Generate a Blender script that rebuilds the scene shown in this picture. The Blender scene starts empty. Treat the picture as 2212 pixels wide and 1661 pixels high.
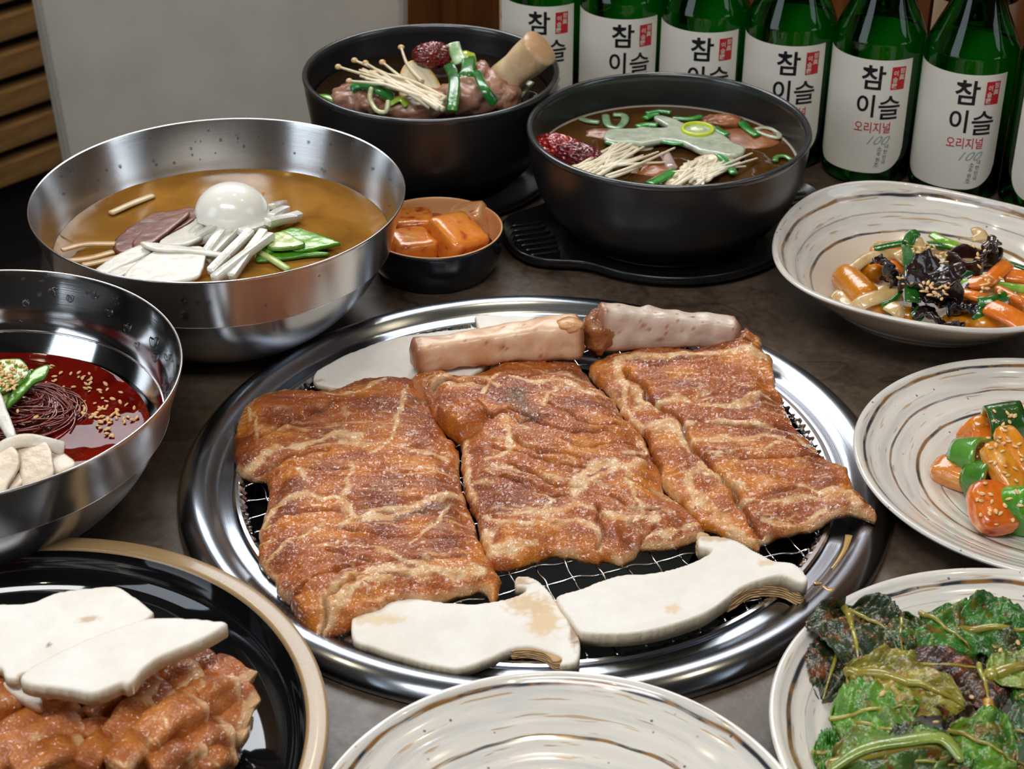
import bpy, bmesh, math, random
import numpy as np
from mathutils import Vector

# ------------------------------------------------------------------ camera, world, lights, exposure
S = bpy.context.scene
COL = S.collection
T = 0.75                       # table top height
CAMH = 0.56                    # camera above the table top
PITCH = math.radians(32.0)
FPX = 3800.0
cam_d = bpy.data.cameras.new('camera'); cam = bpy.data.objects.new('camera', cam_d); COL.objects.link(cam)
cam.location = (0, 0, T + CAMH); cam.rotation_euler = (math.pi/2 - PITCH, 0, 0)
cam_d.sensor_width = 36; cam_d.lens = FPX/2212*36; cam_d.clip_start = .02
cam_d.dof.use_dof = True; cam_d.dof.focus_distance = 0.97; cam_d.dof.aperture_fstop = 20
S.camera = cam
S.view_settings.view_transform = 'Standard'; S.view_settings.look = 'None'
S.view_settings.gamma = 1; S.view_settings.use_curve_mapping = False
S.view_settings.exposure = 0.0
w = bpy.data.worlds.new('world'); S.world = w; w.use_nodes = True
w.node_tree.nodes['Background'].inputs[0].default_value = (.55, .62, .75, 1)
w.node_tree.nodes['Background'].inputs[1].default_value = 0.25
S.cycles.max_bounces = 8; S.cycles.transparent_max_bounces = 24
S.cycles.caustics_reflective = False; S.cycles.caustics_refractive = False

def area(name, loc, target, sx, sy, power, col):
    l = bpy.data.lights.new(name, 'AREA'); l.shape = 'RECTANGLE'; l.size = sx; l.size_y = sy
    l.energy = power; l.color = col
    o = bpy.data.objects.new(name, l); COL.objects.link(o); o.location = loc
    o.rotation_euler = (Vector(target) - Vector(loc)).to_track_quat('-Z', 'Y').to_euler()
    return o
area('softbox_light', (-.12, 2.2, 2.12), (0, .8, .75), 1.9, .75, 31, (.92, .96, 1))
area('ceiling_panel_light', (-.25, -.05, 2.45), (-.1, .7, .75), 1.2, .5, 25, (1, .985, .97))
area('window_light', (2.1, .1, 1.75), (0, .9, .75), 1.0, 1.3, 9, (.80, .90, 1))
area('window_light', (-1.9, -.3, 1.8), (0, .9, .75), 1.0, 1.3, 12, (.80, .90, 1))
for i, (x, y) in enumerate([(-.9, 2.0), (-.3, 2.25), (.3, 2.0), (.75, .9), (-.9, .9), (.1, 1.3), (.5, -.4), (-.6, -.6), (-.1, 3.0)]):
    l = bpy.data.lights.new('ceiling_spot', 'AREA'); l.shape = 'DISK'; l.size = .045; l.energy = 1.5; l.color = (1, .80, .52)
    o = bpy.data.objects.new('ceiling_spot', l); COL.objects.link(o); o.location = (x, y, 2.46)

# ------------------------------------------------------------------ helpers: pixels of the photograph -> points at height h over the table
def P(px, py, h=0.0):
    c, s = math.cos(PITCH), math.sin(PITCH)
    u = (px-1106)/FPX; v = -(py-830.5)/FPX
    d = np.array([u, c+v*s, -s+v*c])
    t = (h-CAMH)/d[2]
    return np.array([d[0]*t, d[1]*t, T+h])
def crop(ox, oy, sc):
    return lambda x, y, h=0.0: P(ox+x/sc, oy+y/sc, h)

def srgb(h):
    h = h.lstrip('#'); c = [int(h[i:i+2], 16)/255 for i in (0, 2, 4)]
    return np.array([x/12.92 if x <= .04045 else ((x+.055)/1.055)**2.4 for x in c])
def rgba(h): return tuple(srgb(h)) + (1,)

# numpy noise
def _h(i, j, k):
    n = (i*374761393 + j*668265263 + k*2147483647) & 0xffffffff
    n = ((n ^ (n >> 13))*1274126177) & 0xffffffff
    return ((n ^ (n >> 16)) & 0xffff)/32767.5-1
def vn(p):
    p = np.asarray(p, float); i = np.floor(p).astype(np.int64); f = p-i; f = f*f*(3-2*f)
    r = 0
    for a in (0, 1):
        for b in (0, 1):
            for c in (0, 1):
                wt = (f[:, 0] if a else 1-f[:, 0])*(f[:, 1] if b else 1-f[:, 1])*(f[:, 2] if c else 1-f[:, 2])
                r = r+wt*_h(i[:, 0]+a, i[:, 1]+b, i[:, 2]+c)
    return r
def fbm(p, o=3):
    p = np.asarray(p, float); r = 0; a = 1.0
    for k in range(o):
        r = r+a*vn(p+17.3*k); p = p*2.03; a *= .5
    return r/1.75
def sstep(a, b, x):
    t = np.clip((x-a)/(b-a), 0, 1); return t*t*(3-2*t)
def mixc(a, b, t):
    return a*(1-t[:, None])+b*t[:, None]

# mesh objects ------------------------------------------------------
W = {}
def origin_of(o): return W[o.name]
def mk(name, V, F, m, parent=None, col=None, smooth=True, label=None, cat=None, group=None, kind=None, org=None):
    V = np.asarray(V, float)
    if org is None:
        org = np.array([(V[:, 0].min()+V[:, 0].max())/2, (V[:, 1].min()+V[:, 1].max())/2, V[:, 2].min()])
    org = np.asarray(org, float)
    me = bpy.data.meshes.new(name)
    me.from_pydata((V-org).tolist(), [], F if isinstance(F, list) else F.tolist())
    if col is not None:
        a = me.color_attributes.new('Col', 'FLOAT_COLOR', 'POINT')
        a.data.foreach_set('color', np.c_[np.clip(col, 0, 1), np.ones(len(V))].astype(np.float32).ravel())
    for mm in (m if isinstance(m, (list, tuple)) else [m]): me.materials.append(mm)
    if smooth: me.polygons.foreach_set('use_smooth', [True]*len(me.polygons))
    me.update()
    o = bpy.data.objects.new(name, me); COL.objects.link(o)
    W[o.name] = org
    if parent is not None:
        o.parent = parent; o.location = org-W[parent.name]
    else: o.location = org
    tag(o, label, cat, group, kind)
    return o
def tag(o, label=None, cat=None, group=None, kind=None):
    if label: o['label'] = label
    if cat: o['category'] = cat
    if group: o['group'] = group
    if kind: o['kind'] = kind
def thing(name, label, cat, loc, group=None):
    o = bpy.data.objects.new(name, None); COL.objects.link(o); o.empty_display_size = .02
    o.location = loc; W[o.name] = np.array(loc, float); tag(o, label, cat, group); return o
def copy_tree(o, parent=None):
    c = o.copy(); COL.objects.link(c); c.parent = parent
    for ch in list(o.children): copy_tree(ch, c)
    return c
def join(parts):
    Vs, Fs, Cs, n = [], [], [], 0
    for p in parts:
        V, F = p[0], p[1]
        Vs.append(V); Fs += [[i+n for i in f] for f in F]; n += len(V)
        if len(p) > 2: Cs.append(p[2])
    return np.concatenate(Vs), Fs, (np.concatenate(Cs) if Cs else None)

def lathe(c, prof, n=96, close=False, wob=None):
    """profile [(r,z)] turned round the axis at c; z over the table"""
    pr = np.array(prof, float); k = len(pr)
    a = np.arange(n)*2*math.pi/n
    R = pr[:, 0][:, None]*np.ones(n); Z = pr[:, 1][:, None]*np.ones(n)
    if wob: R, Z = wob(R, Z, a[None, :])
    V = np.stack([c[0]+R*np.cos(a), c[1]+R*np.sin(a), T+Z], -1).reshape(-1, 3)
    F = []
    for i in range(k-1 if not close else k):
        i2 = (i+1) % k
        for j in range(n):
            j2 = (j+1) % n
            F.append([i*n+j, i*n+j2, i2*n+j2, i2*n+j])
    if not close:
        for i, s in ((0, 1), (k-1, -1)):
            if pr[i, 0] > 1e-5: continue
    return V, F
def smoothprof(pts, n=6):
    return catmull(np.array(pts, float), n, False)
def catmull(p, n=6, closed=True):
    p = np.asarray(p, float); m = len(p); out = []
    rng = range(m) if closed else range(m-1)
    for i in rng:
        if closed: a, b, c, d = p[i-1], p[i], p[(i+1) % m], p[(i+2) % m]
        else: a, b, c, d = p[max(i-1, 0)], p[i], p[i+1], p[min(i+2, m-1)]
        for k in range(n):
            t = k/n
            out.append(.5*((2*b)+(-a+c)*t+(2*a-5*b+4*c-d)*t*t+(-a+3*b-3*c+d)*t**3))
    if not closed: out.append(p[-1])
    return np.array(out)

_ico = {}
def ico(s):
    if s not in _ico:
        b = bmesh.new(); bmesh.ops.create_icosphere(b, subdivisions=s, radius=1)
        b.verts.ensure_lookup_table()
        _ico[s] = (np.array([v.co[:] for v in b.verts]), [[v.index for v in f.verts] for f in b.faces]); b.free()
    return _ico[s]
def rot(rx=0, ry=0, rz=0):
    cx, sx, cy, sy, cz, sz = math.cos(rx), math.sin(rx), math.cos(ry), math.sin(ry), math.cos(rz), math.sin(rz)
    X = np.array([[1, 0, 0], [0, cx, -sx], [0, sx, cx]]); Y = np.array([[cy, 0, sy], [0, 1, 0], [-sy, 0, cy]]); Z = np.array([[cz, -sz, 0], [sz, cz, 0], [0, 0, 1]])
    return Z@Y@X
def blob(c, r, rt=(0, 0, 0), amp=.1, freq=2., sub=3, sq=2., seed=0, ridge=False):
    V, F = ico(sub); V = V.copy()
    if sq != 2:
        V = V/((np.abs(V)**sq).sum(1)**(1/sq))[:, None]
    n = fbm(V*freq+seed*7.7, 3)
    if ridge: n = 1-2*np.abs(n)
    V = V*(1+amp*n)[:, None]*np.array(r if hasattr(r, '__len__') else (r, r, r))
    return V@rot(*rt).T+np.asarray(c), F
def bar(path, wd, ht=None, k=10, sq=2., n=5, taper=0., capr=.6, up=(0, 0, 1), amp=0., freq=80., seed=0, twist=0., flat=False):
    """tube of elliptic / boxy section swept along path; wd, ht half sizes (scalars or per control point)"""
    p = catmull(path, n, False) if len(path) > 2 else np.array([path[0]*(1-t)+path[1]*t for t in np.linspace(0, 1, 8)])
    m = len(p); ht = wd if ht is None else ht
    wd = np.interp(np.linspace(0, 1, m), np.linspace(0, 1, np.size(wd)), np.atleast_1d(wd)); ht = np.interp(np.linspace(0, 1, m), np.linspace(0, 1, np.size(ht)), np.atleast_1d(ht))
    tg = np.gradient(p, axis=0); tg /= np.linalg.norm(tg, axis=1)[:, None]+1e-12
    up = np.asarray(up, float)
    sd = np.cross(tg, up); sd /= np.linalg.norm(sd, axis=1)[:, None]+1e-9; nr = np.cross(sd, tg)
    a = np.arange(k)*2*math.pi/k+math.pi/k
    ca, sa = np.cos(a), np.sin(a); q = (np.abs(ca)**sq+np.abs(sa)**sq)**(1/sq); ca, sa = ca/q, sa/q
    rings = []
    e = capr*min(wd[0], ht[0])
    seq = [(0, -e, .55), (0, -e*.35, .9)]+[(i, 0, 1) for i in range(m)]+[(m-1, e*.35, .9), (m-1, e, .55)]
    if flat: seq = [(0, 0, .96)]+[(i, 0, 1) for i in range(m)]+[(m-1, 0, .96)]
    for i, off, s in seq:
        tw = twist*i/m
        c2, s2 = ca*math.cos(tw)-sa*math.sin(tw), ca*math.sin(tw)+sa*math.cos(tw)
        rings.append(p[i]+tg[i]*off+np.outer(ca*wd[i]*s*math.cos(tw)-sa*ht[i]*s*math.sin(tw), sd[i])+np.outer(ca*wd[i]*s*math.sin(tw)+sa*ht[i]*s*math.cos(tw), nr[i]))
    V = np.concatenate(rings); M = len(rings)
    if amp:
        d = fbm(V*freq+seed*3.1, 2); cc = np.repeat(np.array([p[s[0]] for s in seq]), k, 0)
        dr = V-cc; V = V+dr/(np.linalg.norm(dr, axis=1)[:, None]+1e-9)*(d*amp)[:, None]
    F = [[i*k+j, i*k+(j+1) % k, (i+1)*k+(j+1) % k, (i+1)*k+j] for i in range(M-1) for j in range(k)]
    F += [list(range(k))[::-1], list(range((M-1)*k, M*k))]
    return V, F
def sheet(G, th):
    """thick skin over a grid of points G (n,m,3)"""
    G = np.asarray(G, float); n, m = G.shape[:2]
    du = np.gradient(G, axis=0); dv = np.gradient(G, axis=1); nn = np.cross(du, dv); nn /= np.linalg.norm(nn, axis=-1)[..., None]+1e-12
    A = (G+nn*th/2).reshape(-1, 3); B = (G-nn*th/2).reshape(-1, 3); N = n*m
    F = []
    for i in range(n-1):
        for j in range(m-1):
            a, b, c, d = i*m+j, (i+1)*m+j, (i+1)*m+j+1, i*m+j+1
            F += [[a, b, c, d], [N+d, N+c, N+b, N+a]]
    bd = [i*m for i in range(n)]+[(n-1)*m+j for j in range(1, m)]+[i*m+m-1 for i in range(n-2, -1, -1)]+[j for j in range(m-2, 0, -1)]
    for a, b in zip(bd, bd[1:]+bd[:1]): F.append([b, a, N+a, N+b])
    return np.concatenate([A, B]), F
def polyd(xy, poly):
    """signed distance to polygon, + inside, and nearest boundary point"""
    a = poly; b = np.roll(poly, -1, 0); best = np.full(len(xy), 1e9); near = np.zeros_like(xy); ins = np.zeros(len(xy), bool)
    for p, q in zip(a, b):
        e = q-p; t = np.clip(((xy-p)@e)/(e@e+1e-18), 0, 1); c = p+t[:, None]*e
        d = np.hypot(*(xy-c).T); mk_ = d < best; best = np.where(mk_, d, best); near[mk_] = c[mk_]
        cr = ((p[1] > xy[:, 1]) != (q[1] > xy[:, 1])); 
        if abs(q[1]-p[1]) > 1e-15:
            ins ^= cr & (xy[:, 0] < (q[0]-p[0])*(xy[:, 1]-p[1])/(q[1]-p[1])+p[0])
    return np.where(ins, best, -best), near
def lined(xy, line):
    best = np.full(len(xy), 1e9)
    for p, q in zip(line[:-1], line[1:]):
        e = q-p; t = np.clip(((xy-p)@e)/(e@e+1e-18), 0, 1); d = np.hypot(*(xy-(p+t[:, None]*e)).T); best = np.minimum(best, d)
    return best
def slab(poly, res, z0, th, er=.004, e0=.35, top=None, base=None, wob=.0, wf=300, seed=0, inset=0.0):
    """slab with a traced plan outline: z0 underside height, th thickness, rounded edge er. top(xy,d)->extra z"""
    poly = catmull(np.asarray(poly)[:, :2], 5, True)
    if wob:
        q = np.c_[poly*wf, np.full(len(poly), seed*1.7)]; poly = poly+wob*np.stack([fbm(q, 3), fbm(q+50, 3)], -1)
    lo, hi = poly.min(0)-res*1.5, poly.max(0)+res*1.5
    nx, ny = int((hi[0]-lo[0])/res)+2, int((hi[1]-lo[1])/res)+2
    X, Y = np.meshgrid(lo[0]+np.arange(nx)*res, lo[1]+np.arange(ny)*res, indexing='ij')
    xy = np.stack([X.ravel(), Y.ravel()], -1); d, near = polyd(xy, poly)
    I = (np.arange(nx-1)[:, None]*ny+np.arange(ny-1)[None]).ravel()
    Q = np.stack([I, I+ny, I+ny+1, I+1], -1)
    keep = (d[Q] > 0).any(1); Q = Q[keep]
    out = d <= 0; xy[out] = near[out]; d = np.maximum(d, 0)
    used = np.unique(Q); remap = -np.ones(len(xy), int); remap[used] = np.arange(len(used)); Q = remap[Q]; xy = xy[used]; d = d[used]
    s = np.clip(1-d/er, 0, 1); prof = e0+(1-e0)*np.sqrt(np.maximum(1-s*s, 0))
    thv = th(xy, d) if callable(th) else th
    zb = base(xy) if base is not None else np.zeros(len(xy))
    zt = z0+zb+thv*prof+(top(xy, d) if top is not None else 0)
    zt = np.maximum(zt, z0+zb+.0006)
    n = len(xy)
    bxy = xy
    V = np.concatenate([np.c_[xy, T+zt], np.c_[bxy, T+z0+zb]])
    E = np.concatenate([Q[:, [0, 1]], Q[:, [1, 2]], Q[:, [2, 3]], Q[:, [3, 0]]])
    key = np.sort(E, 1); k1 = key[:, 0]*n+key[:, 1]; u, inv, cnt = np.unique(k1, return_inverse=True, return_counts=True)
    B = E[cnt[inv] == 1]
    F = np.concatenate([Q, Q[:, ::-1]+n, np.stack([B[:, 1], B[:, 0], B[:, 0]+n, B[:, 1]+n], -1)])
    return V, F.tolist(), d, xy

# ------------------------------------------------------------------ materials
def new_mat(name):
    m = bpy.data.materials.new(name); m.use_nodes = True; nt = m.node_tree
    return m, nt, nt.nodes['Principled BSDF']
def nd(nt, typ, ins=None, **props):
    n = nt.nodes.new(typ)
    for k, v in props.items(): setattr(n, k, v)
    for k, v in (ins or {}).items():
        if isinstance(v, bpy.types.NodeSocket): nt.links.new(v, n.inputs[k])
        else: n.inputs[k].default_value = v
    return n
def setp(nt, b, **kw):
    for k, v in kw.items():
        k = k.replace('_', ' ')
        if isinstance(v, bpy.types.NodeSocket): nt.links.new(v, b.inputs[k])
        else: b.inputs[k].default_value = v
def ramp(nt, fac, stops):
    r = nt.nodes.new('ShaderNodeValToRGB'); nt.links.new(fac, r.inputs[0]); e = r.color_ramp.elements
    while len(e) < len(stops): e.new(.5)
    for x, (p, c) in zip(e, stops): x.position = p; x.color = rgba(c) if isinstance(c, str) else (c, c, c, 1)
    return r.outputs[0]
def coords(nt, scale=(1, 1, 1), kind='Object'):
    tc = nd(nt, 'ShaderNodeTexCoord'); mp = nd(nt, 'ShaderNodeMapping', {'Vector': tc.outputs[kind], 'Scale': scale}); return mp.outputs[0]
def noise(nt, vec, scale, detail=3, rough=.55, dist=0.):
    return nd(nt, 'ShaderNodeTexNoise', {'Vector': vec, 'Scale': scale, 'Detail': detail, 'Roughness': rough, 'Distortion': dist}).outputs[0]
def bump(nt, h, strength, dist, normal=None):
    i = {'Height': h, 'Strength': strength, 'Distance': dist}
    if normal is not None: i['Normal'] = normal
    return nd(nt, 'ShaderNodeBump', i).outputs[0]
def mixrgb(nt, f, a, b, mode='MIX'):
    n = nt.nodes.new('ShaderNodeMix'); n.data_type = 'RGBA'; n.blend_type = mode
    for s, v in ((n.inputs[0], f), (n.inputs[6], a), (n.inputs[7], b)):
        if isinstance(v, bpy.types.NodeSocket): nt.links.new(v, s)
        else: s.default_value = v
    return n.outputs[2]
def math_(nt, op, a, b=0., c=0.):
    n = nt.nodes.new('ShaderNodeMath'); n.operation = op
    for s, v in zip(n.inputs, (a, b, c)):
        if isinstance(v, bpy.types.NodeSocket): nt.links.new(v, s)
        else: s.default_value = v
    return n.outputs[0]
def plain(name, c, rough=.5, metal=0., coat=0., crough=.05, var=0., vscale=60, bs=0., bscale=300, sss=0., **kw):
    m, nt, b = new_mat(name)
    col = rgba(c) if isinstance(c, str) else c
    v = coords(nt)
    if var:
        n = noise(nt, v, vscale, 4)
        d = tuple(x*(1-var) for x in col[:3])+(1,); l = tuple(min(1, x*(1+var)) for x in col[:3])+(1,)
        col = mixrgb(nt, n, d, l)
    setp(nt, b, Base_Color=col, Roughness=rough, Metallic=metal, Coat_Weight=coat, Coat_Roughness=crough, **kw)
    if sss: setp(nt, b, Subsurface_Weight=sss, Subsurface_Scale=.004)
    if bs: setp(nt, b, Normal=bump(nt, noise(nt, v, bscale, 3), bs, .001))
    return m
def vmat(name, rough=.4, coat=0., crough=.08, bs=.3, bscale=700, var=.15, vscale=400, sss=0., bd=.0008, spec=.5, cbump=None, coatb=None):
    """coloured by the mesh's own Col attribute, with fine grain"""
    m, nt, b = new_mat(name); v = coords(nt)
    a = nd(nt, 'ShaderNodeAttribute', attribute_name='Col').outputs[0]
    n = noise(nt, v, vscale, 4, .6)
    f = ramp(nt, n, [(.25, 1-var), (.75, 1.)])
    col = mixrgb(nt, 1., a, f, 'MULTIPLY')
    setp(nt, b, Base_Color=col, Roughness=rough, Coat_Weight=coat, Coat_Roughness=crough, Specular_IOR_Level=spec)
    h = noise(nt, v, bscale, 3, .6)
    if cbump:
        h2 = noise(nt, v, cbump[0], 2, .5); h = math_(nt, 'MULTIPLY_ADD', h2, cbump[1], h)
    nb = bump(nt, h, bs, bd); setp(nt, b, Normal=nb)
    if coatb: nt.links.new(bump(nt, noise(nt, v, coatb[0], 1.2, .5, .3), coatb[1], coatb[2]), b.inputs['Coat Normal'])
    elif coat: nt.links.new(nb, b.inputs['Coat Normal'])
    if sss: setp(nt, b, Subsurface_Weight=sss, Subsurface_Scale=.003); b.inputs['Subsurface Radius'].default_value = (1, .45, .25)
    return m

M = {}
M['meat'] = vmat('marinated_meat', .5, 1., .04, .6, 900, .25, 900, .0, .0010, .5, cbump=(380, 1.0), coatb=(270, 1., .0042))
M['food'] = vmat('moist_food', .38, .35, .12, .25, 500, .14, 300)
M['wetfood'] = vmat('glossy_food', .25, .8, .06, .35, 260, .2, 350)
M['dry'] = vmat('matte_food', .6, .0, .1, .25, 500, .1, 200)
M['mush'] = vmat('mushroom_flesh', .62, .0, .1, .35, 420, .07, 130, .0, .0008)
M['leaf'] = vmat('seasoned_leaf', .32, .6, .10, .7, 330, .35, 260, bd=.0016)
M['seed'] = plain('sesame_skin', '#DDB57C', .45, var=.25, vscale=400, coat=.2)

def steel(name, base=.62, rough=.22, aniso=.0, bs=.02, sz=2500, rings=True, tint=(1, 1, 1)):
    m, nt, b = new_mat(name)
    tc = nd(nt, 'ShaderNodeTexCoord'); sx = nd(nt, 'ShaderNodeSeparateXYZ', {0: tc.outputs['Object']})
    r = math_(nt, 'SQRT', math_(nt, 'ADD', math_(nt, 'MULTIPLY', sx.outputs[0], sx.outputs[0]), math_(nt, 'MULTIPLY', sx.outputs[1], sx.outputs[1])))
    v = nd(nt, 'ShaderNodeCombineXYZ', {0: math_(nt, 'MULTIPLY', r, sz), 1: math_(nt, 'MULTIPLY', sx.outputs[2], sz), 2: 0.}).outputs[0]
    n = noise(nt, v, 1., 3, .6)
    setp(nt, b, Base_Color=tuple(base*t for t in tint)+(1,), Metallic=1., Roughness=rough, Normal=bump(nt, n, bs*10, .0001))
    if aniso:
        tg = nt.nodes.new('ShaderNodeTangent'); tg.direction_type = 'RADIAL'; tg.axis = 'Z'
        setp(nt, b, Anisotropic=aniso, Anisotropic_Rotation=.25); nt.links.new(tg.outputs[0], b.inputs['Tangent'])
    return m
M['bowl_in'] = steel('brushed_steel_inside', .66, .20, .75, .03)
M['bowl_out'] = steel('brushed_steel_outside', .60, .24, .75, .03)
M['bowl_polish'] = steel('polished_steel_inside', .62, .09, .6, .015)
M['ring'] = steel('spun_steel_ring', .42, .19, .6, .04, 1400, tint=(.90, .98, 1.10))
M['wire'] = plain('bright_wire', (.78, .78, .77, 1), .16, 1.)
M['crimp'] = plain('tin_rim', (.70, .72, .75, 1), .14, 1.)
M['black_metal'] = plain('blackened_metal', (.012, .011, .010, 1), .35)
M['pit'] = plain('soot_black', (.006, .005, .005, 1), .6)
M['stoneware'] = plain('black_enamel', (.013, .013, .014, 1), .30, bs=.12, bscale=900, coat=.12, crough=.2)
M['stoneware_rim'] = plain('black_enamel_rim', (.028, .030, .034, 1), .22, coat=.5, crough=.1)
M['tray'] = plain('black_plastic', (.007, .0075, .009, 1), .22)
M['blackglaze'] = plain('black_glaze', (.006, .006, .007, 1), .06, coat=.6, crough=.04)
M['tanrim'] = plain('sand_stoneware', '#9C8058', .35, var=.25, vscale=900, coat=.5, crough=.12)
M['dishblack'] = plain('black_melamine', (.012, .014, .018, 1), .18)
M['dishtan'] = plain('peach_glaze', '#DDA874', .3, coat=.3)

def ceramic(name, R, rings, tone='#E6E3DE'):
    m, nt, b = new_mat(name)
    tc = nd(nt, 'ShaderNodeTexCoord'); ob = tc.outputs['Object']
    sx = nd(nt, 'ShaderNodeSeparateXYZ', {0: ob})
    r = math_(nt, 'SQRT', math_(nt, 'ADD', math_(nt, 'MULTIPLY', sx.outputs[0], sx.outputs[0]), math_(nt, 'MULTIPLY', sx.outputs[1], sx.outputs[1])))
    rn = math_(nt, 'DIVIDE', r, R)
    cx = math_(nt, 'DIVIDE', sx.outputs[0], r); cy = math_(nt, 'DIVIDE', sx.outputs[1], r)
    wv = noise(nt, ob, 18, 2, .5)
    rw = math_(nt, 'ADD', rn, math_(nt, 'MULTIPLY', math_(nt, 'SUBTRACT', wv, .5), .05))
    # slow brush: long streaks round the plate
    vs = nd(nt, 'ShaderNodeCombineXYZ', {0: math_(nt, 'MULTIPLY', cx, 1.6), 1: math_(nt, 'MULTIPLY', cy, 1.6), 2: math_(nt, 'MULTIPLY', rw, 26)}).outputs[0]
    st = noise(nt, vs, 1.0, 4, .6)
    st2 = nd(nt, 'ShaderNodeTexNoise', {'Vector': vs, 'Scale': 2.3, 'Detail': 2}).outputs[0]
    col = mixrgb(nt, ramp(nt, st, [(.45, 0.), (.62, 1.)]), rgba(tone), rgba('#CFCECB'))
    col = mixrgb(nt, ramp(nt, st2, [(.64, 0.), (.70, .7)]), col, rgba('#B08A54'))
    brk = noise(nt, vs, 1.7, 3, .6); dk = noise(nt, ob, 40, 3, .6)
    inkc = mixrgb(nt, ramp(nt, dk, [(.46, 0.), (.56, 1.)]), rgba('#8A6438'), rgba('#33363F'))
    for rr, wd, amt in rings:
        d = math_(nt, 'ABSOLUTE', math_(nt, 'SUBTRACT', rw, rr))
        wn = math_(nt, 'MULTIPLY', math_(nt, 'ADD', brk, .25), wd/R*1.7)
        k = nd(nt, 'ShaderNodeMapRange', {'Value': d, 'From Min': wn, 'From Max': math_(nt, 'MULTIPLY', wn, .45), 'To Min': 0., 'To Max': amt})
        kk = math_(nt, 'MULTIPLY', k.outputs[0], ramp(nt, brk, [(.30, .25), (.48, 1.)]))
        col = mixrgb(nt, kk, col, inkc)
    vo = nd(nt, 'ShaderNodeTexVoronoi', {'Vector': ob, 'Scale': 130.}); vo.inputs['Randomness'].default_value = 1
    sp = math_(nt, 'MULTIPLY', ramp(nt, vo.outputs['Distance'], [(.07, 1.), (.11, 0.)]), ramp(nt, noise(nt, ob, 60, 1), [(.5, 0.), (.56, .8)]))
    col = mixrgb(nt, sp, col, rgba('#3A4150'))
    setp(nt, b, Base_Color=col, Roughness=.16, Coat_Weight=.8, Coat_Roughness=.03)
    hh = math_(nt, 'SINE', math_(nt, 'MULTIPLY', rw, 75.))
    nb = bump(nt, hh, .25, .0006); setp(nt, b, Normal=nb); nt.links.new(nb, b.inputs['Coat Normal'])
    return m

def table_mat():
    m, nt, b = new_mat('dark_stone_laminate'); v = coords(nt)
    n1 = noise(nt, v, 5, 5, .6, .4); n2 = noise(nt, v, 160, 4, .7); n3 = noise(nt, v, 22, 4, .6, 1.)
    c = ramp(nt, n1, [(.30, '#2C2119'), (.5, '#44362A'), (.72, '#605042')])
    c = mixrgb(nt, .5, c, ramp(nt, n3, [(.3, '#30261B'), (.7, '#5C4D3F')]), 'MIX')
    c = mixrgb(nt, ramp(nt, n2, [(.35, .0), (.75, .35)]), c, rgba('#7E7066'))
    # dark veins
    ve = nd(nt, 'ShaderNodeTexNoise', {'Vector': v, 'Scale': 3.2, 'Detail': 4., 'Distortion': .6}).outputs[0]
    vd = math_(nt, 'ABSOLUTE', math_(nt, 'SUBTRACT', ve, .5))
    c = mixrgb(nt, ramp(nt, vd, [(.0, .5), (.003, 0.)]), c, rgba('#1E1713'))
    setp(nt, b, Base_Color=c, Roughness=ramp(nt, n2, [(.3, .30), (.8, .48)]), Normal=bump(nt, n2, .25, .0006))
    return m
M['table'] = table_mat()
def wood(name, dark, light, sc=(2, 60, 60), rough=.5):
    m, nt, b = new_mat(name); v = coords(nt, sc)
    n = noise(nt, v, 1., 5, .6, .5)
    setp(nt, b, Base_Color=ramp(nt, n, [(.3, dark), (.7, light)]), Roughness=rough)
    return m
M['slat'] = wood('slat_wood', '#6A4C2C', '#A07A48', (6, 6, 90))
M['panelwood'] = wood('panel_wood', '#4A2810', '#7A4A24', (30, 30, 2.5), .4)
M['wall_dark'] = plain('wall_backing', (.006, .005, .005, 1), .8)
M['plaster'] = plain('grey_plaster', (.10, .095, .09, 1), .8)
M['ceil'] = plain('dark_ceiling', (.06, .055, .05, 1), .8)
M['floor'] = plain('dark_floor', (.010, .009, .008, 1), .5)
M['leather'] = plain('grey_leather', '#B9B3A8', .55, var=.22, vscale=14, bs=.25, bscale=500)
M['chairleg'] = plain('black_steel', (.01, .01, .01, 1), .4, 0.5)

def liquid(name, tcol, dcol, fac, rough=.02, dvar=None, vs=30):
    m = bpy.data.materials.new(name); m.use_nodes = True; nt = m.node_tree; nt.nodes.clear()
    out = nd(nt, 'ShaderNodeOutputMaterial'); v = coords(nt)
    tr = nd(nt, 'ShaderNodeBsdfTransparent', {'Color': rgba(tcol)})
    c = rgba(dcol)
    if dvar: c = ramp(nt, noise(nt, v, vs, 4, .6, .6), [(.35, dcol), (.65, dvar)])
    df = nd(nt, 'ShaderNodeBsdfDiffuse', {'Color': c})
    mx = nd(nt, 'ShaderNodeMixShader', {0: fac, 1: tr.outputs[0], 2: df.outputs[0]})
    nb = bump(nt, noise(nt, v, 45, 2), .12, .002)
    gl = nd(nt, 'ShaderNodeBsdfGlossy', {'Roughness': rough, 'Normal': nb}); fr = nd(nt, 'ShaderNodeFresnel', {'IOR': 1.36, 'Normal': nb})
    mx2 = nd(nt, 'ShaderNodeMixShader', {0: fr.outputs[0], 1: mx.outputs[0], 2: gl.outputs[0]})
    nt.links.new(mx2.outputs[0], out.inputs[0]); return m
M['broth'] = liquid('amber_broth', '#DDB06A', '#BE8838', .70, .04, '#94662A', 22)
M['soup'] = liquid('brown_soup', '#C0935A', '#5A3C1C', .5, .03, '#6E4A22')
M['darksoup'] = liquid('dark_soup', '#7A6040', '#22180E', .8, .03, '#2E2114')
M['redsauce'] = liquid('red_sauce', '#701008', '#560803', .95, .03, '#74140A', 40)
M['clearoil'] = liquid('golden_sauce', '#F0B040', '#E0A040', .6, .03)
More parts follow.
